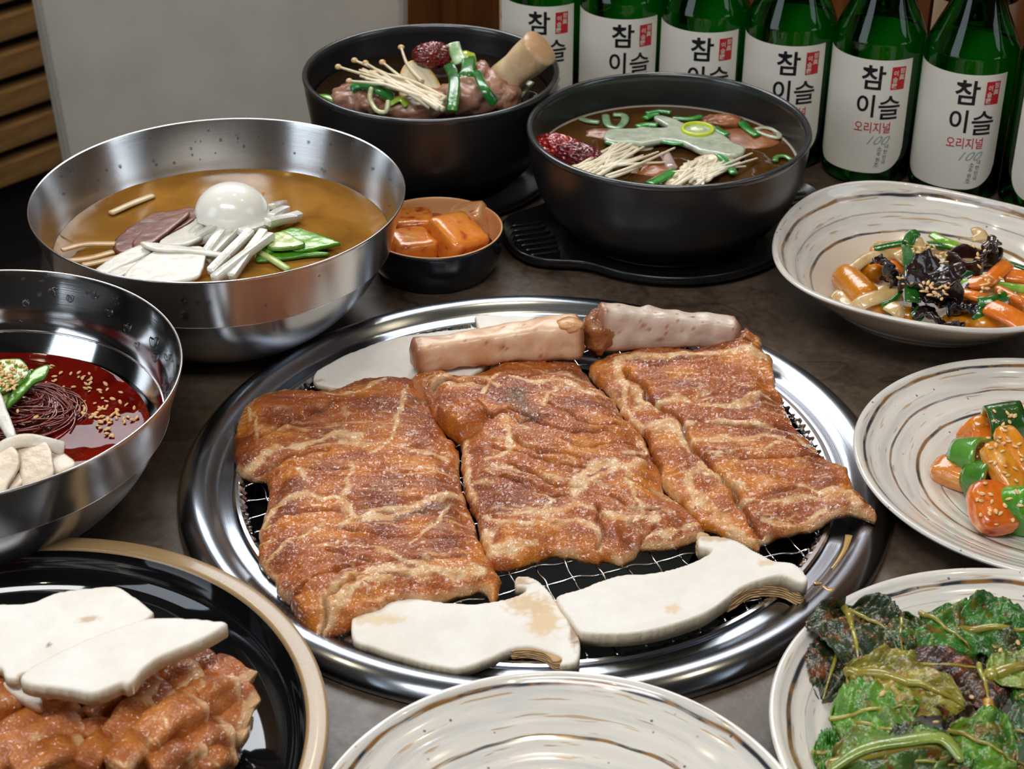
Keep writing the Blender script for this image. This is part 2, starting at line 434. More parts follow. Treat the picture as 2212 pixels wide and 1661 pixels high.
def glass(name, tint, spec=1.5):
    m = bpy.data.materials.new(name); m.use_nodes = True; nt = m.node_tree; nt.nodes.clear()
    out = nd(nt, 'ShaderNodeOutputMaterial')
    tr = nd(nt, 'ShaderNodeBsdfTransparent', {'Color': tint}); gl = nd(nt, 'ShaderNodeBsdfGlossy', {'Roughness': .02})
    lw = nd(nt, 'ShaderNodeFresnel', {'IOR': spec})
    # thick glass at the limb absorbs more
    f = nd(nt, 'ShaderNodeLayerWeight', {'Blend': .22}); dk = nd(nt, 'ShaderNodeBsdfTransparent', {'Color': tuple(x*.35 for x in tint[:3])+(1,)})
    mt = nd(nt, 'ShaderNodeMixShader', {0: f.outputs['Facing'], 1: tr.outputs[0], 2: dk.outputs[0]})
    mx = nd(nt, 'ShaderNodeMixShader', {0: lw.outputs[0], 1: mt.outputs[0], 2: gl.outputs[0]})
    nt.links.new(mx.outputs[0], out.inputs[0]); return m
M['green'] = glass('green_glass', (.022, .38, .045, 1), 1.5)
M['amber'] = glass('amber_glass', (.75, .18, .03, 1), 1.5)
M['clear'] = glass('clear_glass', (.85, .80, .72, 1), 1.5)
M['water'] = glass('water_drop', (.88, .90, .92, 1), 1.33)
M['label'] = plain('label_paper', '#E9E6DC', .45, var=.02)
M['label_back'] = plain('label_paper_back', '#F2F2EA', .6)
M['ink'] = plain('black_ink', '#17181A', .45)
M['redink'] = plain('red_ink', '#C4202B', .45)
M['greyink'] = plain('pale_green_ink', '#9DB3A8', .45)
M['capgreen'] = plain('green_cap', '#1D6B3A', .3, .8)
def rc(h, n): return np.tile(srgb(h), (n, 1))
rnd = random.Random(5)

# ------------------------------------------------------------------ room
U = np.array([.766, -.643, 0]); Vv = np.array([.643, .766, 0])     # table / room axes
def boxv(c, hx, hy, hz, ax=(1, 0, 0), ay=(0, 1, 0), bev=0.):
    ax, ay = np.array(ax, float), np.array(ay, float); az = np.array([0, 0, 1.])
    b = bmesh.new(); bmesh.ops.create_cube(b, size=2)
    for v in b.verts: v.co = Vector((v.co.x*hx, v.co.y*hy, v.co.z*hz))
    if bev: bmesh.ops.bevel(b, geom=b.edges[:], offset=bev, segments=2, affect='EDGES')
    b.verts.ensure_lookup_table(); b.verts.index_update()
    V = np.array([v.co[:] for v in b.verts]); F = [[v.index for v in f.verts] for f in b.faces]; b.free()
    return np.asarray(c, float)+V[:, :1]*ax+V[:, 1:2]*ay+V[:, 2:]*az, F
RC = np.array([0.1, .6, 0])   # room centre
# slat wall: line through P0 heading Vs
hd = math.radians(43); Vs = np.array([math.sin(hd), math.cos(hd), 0]); Us = np.array([math.cos(hd), -math.sin(hd), 0])
P0 = np.array([-.80, 2.42, 0])
mk('floor', *boxv((0, 1, -.02), 4.2, 4.2, .02), M['floor'], smooth=False, kind='structure')
mk('ceiling', *boxv((0, 1, 2.52), 4.2, 4.2, .02), M['ceil'], smooth=False, kind='structure')
wl = mk('wall_left', *boxv(P0-Us*.06-Vs*.45+np.array([0, 0, 1.25]), .03, 1.2, 1.25, Us, Vs), M['wall_dark'], smooth=False, kind='structure')
z = .165
sl0 = None
while z < 2.4:
    c = P0-Vs*.45+np.array([0, 0, z])
    if sl0 is None:
        sl0 = mk('slat', *boxv(c, .016, 1.2, .0182, Us, Vs, .002), M['slat'], parent=wl, smooth=False)
        W0 = W[sl0.name]; zb = z
    else:
        s = sl0.copy(); COL.objects.link(s); s.parent = wl; s.location = Vector(W0-W[wl.name])+Vector((0, 0, z-zb))
    z += .0555
corner = P0+Vs*.75
mk('wall_back', *boxv(corner+Us*1.9+np.array([0, 0, 1.25]), 2.0, .03, 1.25, Us, Vs), M['panelwood'], smooth=False, kind='structure')
mk('wall_right', *boxv(corner+Us*3.9-Vs*1.9+np.array([0, 0, 1.25]), .03, 2.6, 1.25, Us, Vs), M['plaster'], smooth=False, kind='structure')
mk('wall_front', *boxv(corner+Us*1.5-Vs*4.3+np.array([0, 0, 1.25]), 2.9, .03, 1.25, Us, Vs), M['plaster'], smooth=False, kind='structure')

# ------------------------------------------------------------------ table with the round grill well
GC = np.array([.0125, .8000]); GR = .1950
e1 = -.900; e2 = .42; f1 = .02; f2 = 1.25      # extents along U and V
tb = thing('dining_table', 'dark brown stone-look dining table with a round grill well', 'table', (GC[0], GC[1]-.1, 0))
n = 144; hr = .182; ang = np.arange(n)*2*math.pi/n
corners = sorted([math.atan2(b_, a_) % (2*math.pi) for a_, b_ in [(e1-GC@U[:2], f1-GC@Vv[:2]), (e1-GC@U[:2], f2-GC@Vv[:2]), (e2-GC@U[:2], f1-GC@Vv[:2]), (e2-GC@U[:2], f2-GC@Vv[:2])]])
ang = np.array(sorted(list(ang)+corners)); n = len(ang)
gu, gv = GC@U[:2], GC@Vv[:2]; ring_in, ring_out = [], []
for a in ang:
    ca, sa = math.cos(a), math.sin(a)
    t = min([(e2-gu)/ca if ca > 1e-9 else 1e9, (e1-gu)/ca if ca < -1e-9 else 1e9, (f2-gv)/sa if sa > 1e-9 else 1e9, (f1-gv)/sa if sa < -1e-9 else 1e9])
    for lst, r in ((ring_in, hr), (ring_out, t)):
        p = (gu+r*ca)*U+(gv+r*sa)*Vv; lst.append(p)
ri, ro = np.array(ring_in), np.array(ring_out); h0 = np.array([0, 0, T]); h1 = np.array([0, 0, T-.035])
V = np.concatenate([ri+h0, ro+h0, ro+h1, ri+h1]); F = []
for j in range(n):
    k = (j+1) % n
    for a_ in range(4): b_ = (a_+1) % 4; F.append([a_*n+j, b_*n+j, b_*n+k, a_*n+k])
mk('tabletop', V, F, M['table'], parent=tb, smooth=False)
for uu in (e1+.12, e2-.12):
    for vv in (f1+.12, f2-.12):
        mk('leg', *boxv(uu*U+vv*Vv+np.array([0, 0, (T-.035)/2]), .025, .025, (T-.035)/2, U, Vv, .003), M['chairleg'], parent=tb, smooth=False)

# ------------------------------------------------------------------ grill
pit = thing('charcoal_pit', 'soot black round fire pit sunk under the wire grate', 'fire pit', (GC[0], GC[1], T-.11))
V, F = lathe(GC, smoothprof([(.0, -.11), (.12, -.11), (.165, -.09), (.178, -.04), (.1805, -.002), (.179, -.002), (.172, -.03), (.16, -.08), (.12, -.104), (.001, -.105)], 3), 96)
mk('pit_wall', V, F, M['pit'], parent=pit)
V, F = lathe(GC, smoothprof([(.150, -.020), (.157, -.016), (.160, -.010), (.1655, -.008), (.1655, -.010), (.159, -.014), (.155, -.022)], 4), 96)
mk('inner_collar', V, F, M['black_metal'], parent=pit)
V, F = lathe((GC[0]+.105, GC[1]-.045), smoothprof([(.001, -.052), (.016, -.052), (.021, -.046), (.022, -.030), (.019, -.028), (.001, -.027)], 4), 40)
mk('vent_cup', V, F, plain('soot_steel', (.16, .12, .09, 1), .3, 1.), parent=pit)

rg = thing('grill_ring', 'broad spun stainless steel ring framing the table grill', 'grill ring', (GC[0], GC[1], T))
prof = [(.1930, .0002), (.1948, .0008), (.1955, .0025), (.1950, .0042), (.1938, .0060), (.1905, .0088), (.1865, .0103), (.1830, .0104), (.1800, .0096), (.1770, .0078), (.1745, .0062),
        (.1725, .0054), (.1690, .0052), (.1660, .0050), (.1648, .0040), (.1645, .0010), (.1645, -.004), (.1652, -.004), (.1655, .001), (.175, .002), (.186, .006), (.1925, .003)]
mk('steel_band', *lathe(GC, smoothprof(prof, 3), 200), M['ring'], parent=rg)

gz = .0042
gt = thing('grill_grate', 'round crimped wire grate under the raw meat', 'grate', (GC[0], GC[1], T+gz-.002))
nr_ = 150*4; a = np.arange(nr_)*2*math.pi/nr_
rows = []
for rr, zz, am in ((.1652, .0058, 0), (.1640, .0066, 0), (.1622, .0066, .0), (.1606, .0058, .0010), (.1592, .0040, .0012), (.1580, .0028, .0006), (.1600, .0020, 0), (.1645, .0025, 0)):
    ph = np.sign(np.sin(a*150))*am
    rows.append(np.stack([GC[0]+(rr+ph)*np.cos(a), GC[1]+(rr+ph)*np.sin(a), T+zz+ph*.6], -1))
V = np.concatenate(rows); k = len(rows)
F = [[i*nr_+j, i*nr_+(j+1) % nr_, ((i+1) % k)*nr_+(j+1) % nr_, ((i+1) % k)*nr_+j] for i in range(k) for j in range(nr_)]
mk('crimped_rim', V, F, M['crimp'], parent=gt, smooth=False)
gr = .1585; sp = .0148
A1 = P(1060, 1285, gz)-P(820+480-480, 1345, gz)
d1 = P(1500, 1196, gz)[:2]-P(1180, 1263, gz)[:2]; d1 /= np.linalg.norm(d1); d2 = np.array([-d1[1], d1[0]])
off = P(1180, 1263, gz)[:2]-GC
for da, db, ph in ((d1, d2, 0), (d2, d1, 1)):
    o0 = (off@db) % sp
    for i in range(-11, 12):
        q = i*sp+o0
        if abs(q) > gr-.004: continue
        hl = math.sqrt(gr*gr-q*q); m_ = max(8, int(2*hl/sp*8)); s = np.linspace(-hl, hl, m_)
        oa = (off@da) % sp
        zz = gz+.0009*np.cos(math.pi*((s-oa)/sp)+math.pi*(i+ph))
        sw = .00035*np.sin(2*math.pi*s/sp*1.0+i)
        pts = np.stack([GC[0]+da[0]*s+db[0]*(q+sw), GC[1]+da[1]*s+db[1]*(q+sw), T+zz], -1)
        mk('wire', *bar(pts, .00055, k=5, n=1, flat=True), M['wire'], parent=gt)

# ------------------------------------------------------------------ marinated ribs
q2 = crop(480, 620, 2.185); q3 = crop(1100, 620, 2.185)
HT = .0160
LEAN = ['#8C3E0A', '#B05806', '#D67E12']
def meat_piece(outline, fats, grooves, wr, lumps=(), th=.0105, z0=.0052, res=.00085, seed=0, base=None, darks=(), name='meat', parent=None):
    poly = np.array([p[:2] for p in outline])
    cdir = np.array([math.cos(wr), math.sin(wr)])
    FL = [(np.array([p[:2] for p in l]), wdt) for l, wdt in fats]; GL = [(np.array([p[:2] for p in l]), wd_, dp) for l, wd_, dp in grooves]
    LL = [(p[:2], r, hh) for p, r, hh in lumps]
    def warp(xy): return xy+.0030*np.stack([fbm(np.c_[xy*110, np.full(len(xy), seed)], 3), fbm(np.c_[xy*110+30, np.full(len(xy), seed)], 3)], -1)
    def aniso(xy, f1_, f2_, s=0, o=3):
        u = xy@cdir; v = xy@np.array([-cdir[1], cdir[0]]); return fbm(np.c_[u*f1_, v*f2_, np.full(len(xy), seed*3.3+s)], o)
    def top(xy, d):
        w_ = warp(xy); z = .0010*fbm(np.c_[xy*55, np.full(len(xy), seed)], 2)
        a_ = aniso(w_, 45, 260, 0); z += .0014*(1-np.abs(a_)*2.4)
        a2 = aniso(w_, 170, 520, 5); z += .00045*a2
        z += .00025*fbm(np.c_[xy*1100, np.full(len(xy), 1.)], 2)
        for l, wd_, dp in GL: z -= 1.5*dp*np.exp(-(lined(w_, l)/wd_)**2)
        for l, wd_ in FL: z += .0004*np.exp(-(lined(w_, l)/(wd_*.8))**2)
        for c, r, hh in LL:
            e = xy-c; rr_ = np.hypot(e[:, 0]/r[0], e[:, 1]/r[1])+.12*fbm(np.c_[xy*150, np.full(len(xy), 9.)], 2); z += hh*sstep(1., .6, rr_)
        return z*sstep(0, .002, d)
    V, F, d, xy = slab(poly, res, z0, lambda xy, d: th*(.50+.50*sstep(.0, .016, d+.004*fbm(np.c_[xy*120, np.full(len(xy), 6.)], 2))), er=.0036, e0=.42, top=top, base=base, wob=.0026, wf=190, seed=seed)
    n = len(xy)
    w_ = warp(xy); base_n = fbm(np.c_[xy*60, np.full(len(xy), seed+4.)], 3); an = aniso(w_, 30, 170, 11)
    t = np.clip(.5+.9*base_n+.45*an, 0, 1)
    c = mixc(mixc(rc(LEAN[0], n), rc(LEAN[1], n), sstep(0, .5, t)), rc(LEAN[2], n), sstep(.5, 1, t))
    red = sstep(.25, .6, fbm(np.c_[xy*35+9, np.full(n, seed)], 2)); c = mixc(c, rc('#9C4414', n), red*.4)
    fm = np.zeros(n)
    for l, wd_ in FL:
        dd = lined(w_, l); br = .65+.7*fbm(np.c_[xy*160, np.full(n, 2.)], 2)
        fm = np.maximum(fm, sstep(wd_*2.0, wd_*.7, dd/np.maximum(br, .25)))
    veins = aniso(w_, 22, 190, 21); fm = np.maximum(fm, .85*sstep(.085, .0, np.abs(veins+.12))*sstep(-.2, .25, fbm(np.c_[xy*50, np.full(n, 7.)], 2)))
    edge = sstep(.0032, .0005, d)*sstep(-.15, .25, fbm(np.c_[xy*70, np.full(n, 3.)], 2)); fm = np.maximum(fm, edge*.75)
    fc = mixc(rc('#F8D8A8', n), rc('#DE9C54', n), np.clip(.5+.9*fbm(np.c_[xy*240, np.full(n, 5.)], 3), 0, 1))
    c = mixc(c, fc, np.clip(fm, 0, 1)*.92)
    c = mixc(c, rc('#E2A658', n), sstep(.42, .6, fbm(np.c_[xy*620, np.full(n, 8.)], 2))*.6)
    for l, wd_, dp in GL: c = mixc(c, rc('#4E1C08', n), .75*np.exp(-(lined(w_, l)/(wd_*.7))**2))
    for l, wd_ in darks: c = mixc(c, rc('#6B4A2C', n), .55*sstep(wd_, wd_*.3, lined(w_, np.array([p[:2] for p in l]))+.002*fbm(np.c_[xy*200, np.full(n, 3.)], 2)))
    c = np.concatenate([c, mixc(rc('#A86028', n), rc('#D9A268', n), np.clip(.5+fbm(np.c_[xy*90, np.full(n, 5.)], 2), 0, 1))])
    return mk(name, V, F, M['meat'], parent=parent, col=c)
def px2(l, h=HT): return [q2(x, y, h) for x, y in l]
def px3(l, h=HT): return [q3(x, y, h) for x, y in l]
seedpts = []
# left piece
oL = px2([(75, 570), (120, 520), (240, 470), (380, 452), (520, 440), (640, 405), (800, 385), (905, 400), (965, 480), (1000, 570), (1085, 680), (1118, 740), (1128, 900), (1170, 1010), (1218, 1150), (1285, 1280), (1318, 1335), (1300, 1400), (1268, 1420), (1215, 1372), (1080, 1405), (960, 1450), (900, 1440), (800, 1470), (640, 1535), (510, 1580), (450, 1600), (395, 1550), (300, 1430), (212, 1295), (165, 1220), (165, 1130), (205, 1000), (215, 870), (130, 845), (62, 805), (52, 700), (68, 600)])
fL = [(px2([(120, 830), (250, 760), (420, 730), (560, 690), (650, 700)]), .0030), (px2([(560, 730), (760, 745), (960, 770), (1060, 800)]), .0018), (px2([(610, 830), (600, 950), (560, 1010)]), .0014), (px2([(190, 1100), (270, 1010), (420, 985), (560, 1010), (640, 1090), (800, 1080), (960, 1010), (1140, 960)]), .0024),
      (px2([(560, 1130), (700, 1060), (900, 1030)]), .0018), (px2([(880, 1210), (960, 1150), (1110, 1010)]), .0009), (px2([(700, 790), (820, 700), (840, 560), (880, 440)]), .0016), (px2([(200, 1260), (320, 1190), (470, 1120)]), .0012), (px2([(500, 1500), (620, 1380), (760, 1320), (900, 1340), (1100, 1330), (1230, 1330)]), .0040), (px2([(480, 1560), (600, 1450), (800, 1370)]), .003),
      (px2([(230, 500), (380, 490)]), .0030), (px2([(480, 520), (680, 480), (760, 420)]), .0020), (px2([(740, 1230), (850, 1280), (940, 1310)]), .002), (px2([(960, 1270), (1080, 1290)]), .0010), (px2([(120, 620), (135, 560), (170, 700)]), .0008), (px2([(350, 850), (420, 940)]), .0008)]
gL = [(px2([(170, 700), (330, 620), (430, 590), (560, 540), (680, 500)]), .0012, .0022), (px2([(120, 860), (300, 790), (500, 760)]), .0012, .002), (px2([(560, 1130), (760, 1160), (960, 1180), (1150, 1160)]), .0010, .0016), (px2([(350, 1440), (450, 1350), (560, 1320), (640, 1300)]), .0015, .0035), (px2([(500, 1230), (700, 1290), (900, 1280), (1150, 1260)]), .0009, .0015), (px2([(180, 1100), (300, 1060), (480, 1040), (580, 1050)]), .001, .0016), (px2([(320, 820), (420, 870), (600, 860)]), .0008, .001), (px2([(470, 1600), (500, 1480), (640, 1380), (880, 1350)]), .001, .003)]
lL = [(q2(300, 540, HT), (.040, .016), .0035), (q2(600, 1450, HT), (.05, .018), .004), (q2(750, 900, HT), (.06, .03), .002)]
rl = thing('marinated_rib_meat', 'marinated raw rib meat sheet at the left, with no bone showing', 'meat', q2(650, 950, .005))
meat_piece(oL, fL, gL, -.02, lL, seed=1, th=.0100, parent=rl, darks=[(px2([(880, 520), (990, 500)]), .006), (px2([(820, 1090), (1100, 1020)]), .004)])
# middle piece
oM = px2([(892, 430), (905, 385), (1000, 372), (1180, 372), (1300, 322), (1500, 305), (1690, 325)])+px3([(330, 330), (388, 395), (432, 445), (500, 492), (555, 590), (640, 672), (678, 760), (718, 822), (722, 900), (800, 972), (870, 1032), (922, 1100), (898, 1128), (760, 1170), (640, 1172), (600, 1210), (530, 1240), (450, 1212), (420, 1232), (300, 1208), (200, 1205)])+px2([(1440, 1240), (1300, 1270), (1245, 1215), (1215, 1140), (1200, 1040), (1160, 960), (1135, 850), (1128, 730), (1120, 680), (1010, 600), (960, 500)])
fM = [(px2([(1000, 470), (1060, 440), (1200, 400), (1300, 470)]), .0022), (px3([(20, 430), (150, 460), (240, 440), (350, 490), (490, 490)]), .0024), (px3([(160, 570), (180, 510), (240, 470)]), .0018), (px3([(300, 1000), (350, 900), (420, 860), (500, 860)]), .0040), (px3([(340, 960), (440, 900), (540, 860), (640, 830)]), .0022),
      (px3([(20, 1060), (180, 1080), (330, 1040), (430, 1060), (560, 1100), (700, 1080)]), .0022), (px3([(190, 1120), (330, 1110), (420, 1150), (440, 1220)]), .0020), (px2([(1230, 1060), (1300, 1100), (1450, 1120), (1560, 1100), (1740, 1120)]), .0018), (px2([(1215, 1100), (1260, 1200), (1380, 1215), (1460, 1200)]), .0040), (px2([(1250, 820), (1360, 790), (1340, 640)]), .0016),
      (px3([(560, 880), (580, 980), (640, 1060)]), .0014), (px3([(620, 700), (650, 760), (560, 800)]), .0018), (px2([(1145, 700), (1160, 900), (1190, 980)]), .0014), (px3([(650, 1150), (780, 1130), (900, 1090)]), .0018), (px2([(1240, 500), (1260, 440), (1330, 400)]), .0016), (px3([(100, 960), (200, 1020), (170, 1080)]), .0012)]
gM = [(px3([(0, 590), (120, 640), (220, 680), (300, 700), (480, 690)]), .0013, .0026), (px3([(200, 560), (330, 640), (460, 660), (560, 640)]), .0011, .002), (px3([(20, 720), (150, 790), (280, 800), (380, 830)]), .0012, .0026), (px3([(0, 840), (140, 900), (240, 960), (330, 960)]), .0012, .0028), (px3([(-20, 900), (100, 960), (200, 1000), (290, 1005)]), .0012, .0026),
      (px3([(240, 740), (360, 760), (500, 740), (600, 720)]), .0010, .002), (px3([(560, 900), (640, 940), (780, 980)]), .0010, .002), (px3([(470, 1000), (560, 1040), (740, 1050)]), .001, .0018), (px3([(420, 1040), (440, 1130), (430, 1210)]), .0012, .0022), (px3([(620, 1210), (640, 1150), (700, 1110)]), .001, .002), (px2([(1250, 640), (1330, 600), (1420, 660), (1500, 640)]), .0011, .002), (px2([(1300, 760), (1450, 800), (1600, 850), (1700, 860)]), .0012, .0026), (px2([(1230, 900), (1400, 920), (1560, 980)]), .001, .002), (px2([(1280, 390), (1440, 420), (1640, 380)]), .001, .0016), (px2([(1000, 470), (1130, 440), (1230, 460)]), .0012, .0022)]
lM = [(q2(1110, 590, HT+.004), (.021, .015), .0085), (q2(980, 440, HT), (.018, .010), .0035), (q3(200, 640, HT), (.05, .03), .002), (q2(1600, 900, HT), (.06, .04), .002)]
rm = thing('marinated_rib', 'marinated rib in the middle, meat deeply scored below its flat pale bone', 'meat', q2(1500, 850, .005))
meat_piece(oM, fM, gM, -.30, lM, seed=2, th=.0105, parent=rm, darks=[(px2([(1380, 520), (1450, 640)]), .009), (px3([(30, 500), (60, 560)]), .008)])
# right piece
oR = px3([(378, 310), (470, 282), (560, 262), (700, 248), (900, 255), (1060, 235), (1105, 195), (1180, 238), (1200, 290), (1240, 332), (1235, 368), (1262, 430), (1292, 490), (1340, 600), (1400, 662), (1440, 720), (1500, 790), (1600, 888), (1642, 970), (1700, 1018), (1728, 1068), (1700, 1086), (1600, 1052), (1450, 1085), (1330, 1100), (1200, 1140), (1178, 1178), (1080, 1142), (980, 1092), (900, 1070), (862, 1028), (805, 958), (728, 898), (722, 822), (684, 760), (645, 670), (562, 590), (510, 500), (425, 410), (382, 360)])
fR = [(px3([(500, 380), (520, 330), (700, 330), (900, 320), (1100, 320), (1230, 350)]), .0034), (px3([(500, 340), (540, 440), (640, 540), (760, 600), (830, 700), (870, 780)]), .0020), (px3([(700, 640), (760, 640), (830, 740)]), .0045), (px3([(620, 560), (800, 540), (960, 570), (1120, 560), (1180, 500)]), .0026), (px3([(830, 640), (1000, 640), (1150, 640), (1340, 690), (1480, 770)]), .0024), (px3([(880, 720), (1040, 720), (1200, 700), (1340, 730)]), .0020),
      (px3([(900, 850), (960, 900), (1090, 960)]), .0032), (px3([(850, 900), (900, 980), (1000, 1060), (1120, 1160)]), .0034), (px3([(1400, 960), (1500, 980), (1600, 1000), (1650, 1050)]), .0034), (px3([(1100, 1010), (1300, 1010), (1500, 1000)]), .0016), (px3([(1060, 560), (1140, 520)]), .003), (px3([(1000, 800), (1200, 780), (1280, 740)]), .0014), (px3([(540, 460), (560, 560), (620, 640)]), .0014), (px3([(1200, 1080), (1350, 1090), (1500, 1050)]), .0020)]
gR = [(px3([(1100, 830), (1250, 820), (1400, 800), (1500, 780)]), .0010, .0026), (px3([(560, 400), (700, 560), (800, 620), (880, 760), (960, 860), (1080, 1000), (1190, 1130)]), .0016, .0040), (px3([(600, 330), (800, 350), (1000, 340)]), .0010, .0018), (px3([(900, 640), (1100, 660), (1300, 660)]), .0009, .0014), (px3([(980, 780), (1080, 820)]), .0009, .0014), (px3([(1240, 980), (1400, 960), (1560, 960)]), .001, .0014), (px3([(640, 290), (900, 300), (1150, 260)]), .0012, .0022)]
lR = [(q3(700, 800, HT), (.018, .045), .002), (q3(1250, 870, HT), (.06, .03), .0025), (q3(900, 430, HT), (.07, .03), .002)]
rr_ = thing('marinated_rib', 'marinated rib at the right, its corner overhanging the steel ring', 'meat', q3(1000, 650, .005))
def baseR(xy): return .0062*sstep(.152, .170, np.hypot(*(xy-GC).T))
meat_piece(oR, fR, gR, -.05, lR, seed=3, th=.0105, parent=rr_, base=baseR)
# bones
def bone(parent, a, b, hw, hh, curve, tint, up=(0, 0, 1), seed=0, ends='#8E4A22'):
    a, b = np.array(a), np.array(b); t = np.linspace(0, 1, 7)[:, None]; p = a*(1-t)+b*t+np.array(curve)*(4*t*(1-t))
    V, F = bar(p, hw, hh, k=36, sq=4.8, n=8, capr=.4, amp=.0020, freq=110, seed=seed, up=up)
    n = len(V); s = ((V-a)@(b-a))/((b-a)@(b-a)); nn = fbm(V*130+seed, 3)
    c = mixc(rc(tint[0], n), rc(tint[1], n), np.clip(.5+1.1*nn, 0, 1))
    e = np.maximum(sstep(.06, -.01, s), sstep(.95, 1.02, s)); c = mixc(c, rc(ends, n), e*.8)
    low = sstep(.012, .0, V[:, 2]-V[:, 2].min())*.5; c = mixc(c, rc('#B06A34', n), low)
    sp_ = sstep(.38, .55, fbm(V*420+seed, 2)); c = mixc(c, rc('#A55A20', n), sp_*.8)
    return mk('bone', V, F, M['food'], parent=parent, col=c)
bone(rm, q2(918, 330, .022), q2(1680, 232, .026), [.0085, .0075, .0085, .0095, .0100], [.0105, .0095, .010, .0115, .0125], (0, .003, 0), ('#F4D6B4', '#E2AE88'), seed=3)
bone(rr_, q3(430, 190, .026), q3(1058, 212, .020), [.0085, .0075, .0072, .0075], [.0150, .0125, .0105, .0090], (0, .003, -.001), ('#E6D6C8', '#CDB8AA'), seed=8, ends='#9A5428')
V, F = blob(q3(420, 215, .022), (.010, .012, .014), amp=.3, freq=2.5, sub=4, seed=4); n = len(V)
mk('gristle', V, F, M['meat'], parent=rr_, col=mixc(rc('#8A431A', n), rc('#C98A50', n), np.clip(.5+fbm(V*200, 2), 0, 1)))
V, F = blob(q2(1640, 180, .036), (.009, .006, .004), amp=.3, freq=2.5, sub=3, seed=6); n = len(V)
mk('gristle', V, F, M['food'], parent=rm, col=mixc(rc('#E3B583', n), rc('#C07A42', n), np.clip(.5+fbm(V*300, 2), 0, 1)))

# ------------------------------------------------------------------ sliced mushrooms
q4 = crop(680, 1120, 2.011); q8 = crop(0, 1140, 2.989)
def mushroom(outline, z0, th, label, stains=(), gills=None, seed=0, base=None, rim='#CBAE84', name='mushroom_slice', er=.0007, group=None):
    poly = np.array([p[:2] for p in outline])
    V, F, d, xy = slab(poly, .0011, z0, th, er=er, e0=.8, wob=.0005, wf=120, seed=seed, base=base,
                       top=lambda xy, d: .0003*fbm(np.c_[xy*90, np.full(len(xy), seed)], 3)+.00012*fbm(np.c_[xy*600, np.full(len(xy), seed)], 2))
    n = len(xy)
    c = mixc(rc('#F2F0EB', n), rc('#E9E4DA', n), np.clip(.4+.8*fbm(np.c_[xy*70, np.full(n, seed)], 3), 0, 1))
    for p, r, h_ in stains:
        e = np.hypot((xy[:, 0]-p[0])/r[0], (xy[:, 1]-p[1])/r[1]); m_ = sstep(1.15, .5, e+.9*np.abs(fbm(np.c_[xy*260, np.full(n, 3.)], 3)))
        c = mixc(c, rc(h_, n), m_*.8)
    c = mixc(c, rc('#DCC9A6', n), sstep(.0007, 0, d)*.7)
    lowc = mixc(rc('#EBDCC0', n), rc(rim, n), sstep(.002, 0, d)*.6)
    loc = V[:, :2].mean(0)
    t = thing(name, label, 'mushroom', (loc[0], loc[1], T+z0), group)
    mk('slice', V, F, M['mush'], parent=t, col=np.concatenate([c, lowc]))
    if gills:
        for gp, cnt, dz, ins in gills:
            g = np.array([p[:2] for p in gp])
            for i in range(cnt):
                zz = z0+th*(i+.15)/cnt*.86; cen = g.mean(0); g2 = cen+(g-cen)*(1+ins*(1 if i % 2 else -.2))+np.array([0, -dz*(cnt-i)])
                V, F, d, xy = slab(g2, .0012, zz, th/cnt*.62, er=.0004, e0=.8, wob=.0009, wf=420, seed=seed+i*3.1)
                mk('gill', V, F, M['mush'], parent=t, col=mixc(rc('#C9A878', len(V)), rc('#A98455', len(V)), np.clip(.5+fbm(V*300, 2), 0, 1)))
    return t
mz = .0062
m1 = [(160, 450), (172, 425), (250, 398), (330, 360), (440, 343), (560, 362), (700, 368), (820, 350), (900, 322), (918, 300), (905, 296), (872, 290), (868, 268), (882, 248), (940, 252), (1000, 290), (1060, 370), (1110, 440), (1145, 510), (1153, 570), (1140, 615), (1115, 628), (1065, 632), (1072, 600), (1000, 572), (930, 556), (850, 566), (760, 604), (640, 646), (540, 640), (400, 606), (260, 562), (172, 528)]
mushroom([q4(x, y, mz+.006) for x, y in m1], mz, .0058, 'sliced king oyster mushroom in front, lower left on the grate, curled cap stained tan', [(q4(930, 370, .012), (.016, .012), '#D9B683'), (q4(1000, 450, .012), (.012, .016), '#E0C08F'), (q4(900, 270, .012), (.008, .006), '#B98E58'), (q4(270, 440, .012), (.02, .006), '#E3CDA6'), (q4(1130, 480, .012), (.004, .02), '#8E6A45')], seed=1,
         gills=[([q4(x, y, mz+.003) for x, y in [(860, 560), (940, 545), (1010, 560), (1075, 598), (1072, 628), (1040, 632), (1000, 600), (930, 582), (860, 585)]], 5, .0002, .02)])
m2 = [(1050, 350), (1075, 325), (1150, 305), (1240, 270), (1330, 243), (1480, 233), (1600, 203), (1700, 160), (1722, 135), (1700, 128), (1668, 118), (1664, 85), (1680, 72), (1740, 72), (1828, 92), (1900, 130), (2000, 186), (2090, 236), (2125, 270), (2140, 300), (2110, 315), (2030, 282), (1940, 278), (1860, 300), (1800, 350), (1720, 420), (1650, 458), (1500, 505), (1350, 522), (1200, 500), (1150, 490), (1110, 440)]
def base2(xy): return .0052*sstep(.150, .166, np.hypot(*(xy-GC).T))
mushroom([q4(x, y, mz+.0085) for x, y in m2], mz, .0085, 'large thick king oyster mushroom slice showing its gills, lower right on the grate', [(q4(1560, 400, .014), (.006, .005), '#E2C79C'), (q4(1950, 200, .014), (.008, .004), '#E0C79F'), (q4(1740, 90, .014), (.014, .004), '#C8A57A')], seed=2, base=base2,
         gills=[([q4(x, y, mz+.004) for x, y in [(1790, 350), (1870, 292), (1950, 268), (2040, 272), (2118, 300), (2108, 345), (2030, 312), (1950, 305), (1880, 318), (1800, 372)]], 6, .0003, .012),
                ([q4(x, y, mz+.004) for x, y in [(1662, 84), (1700, 84), (1718, 100), (1720, 132), (1690, 140), (1660, 134)]], 6, .0001, .02)])
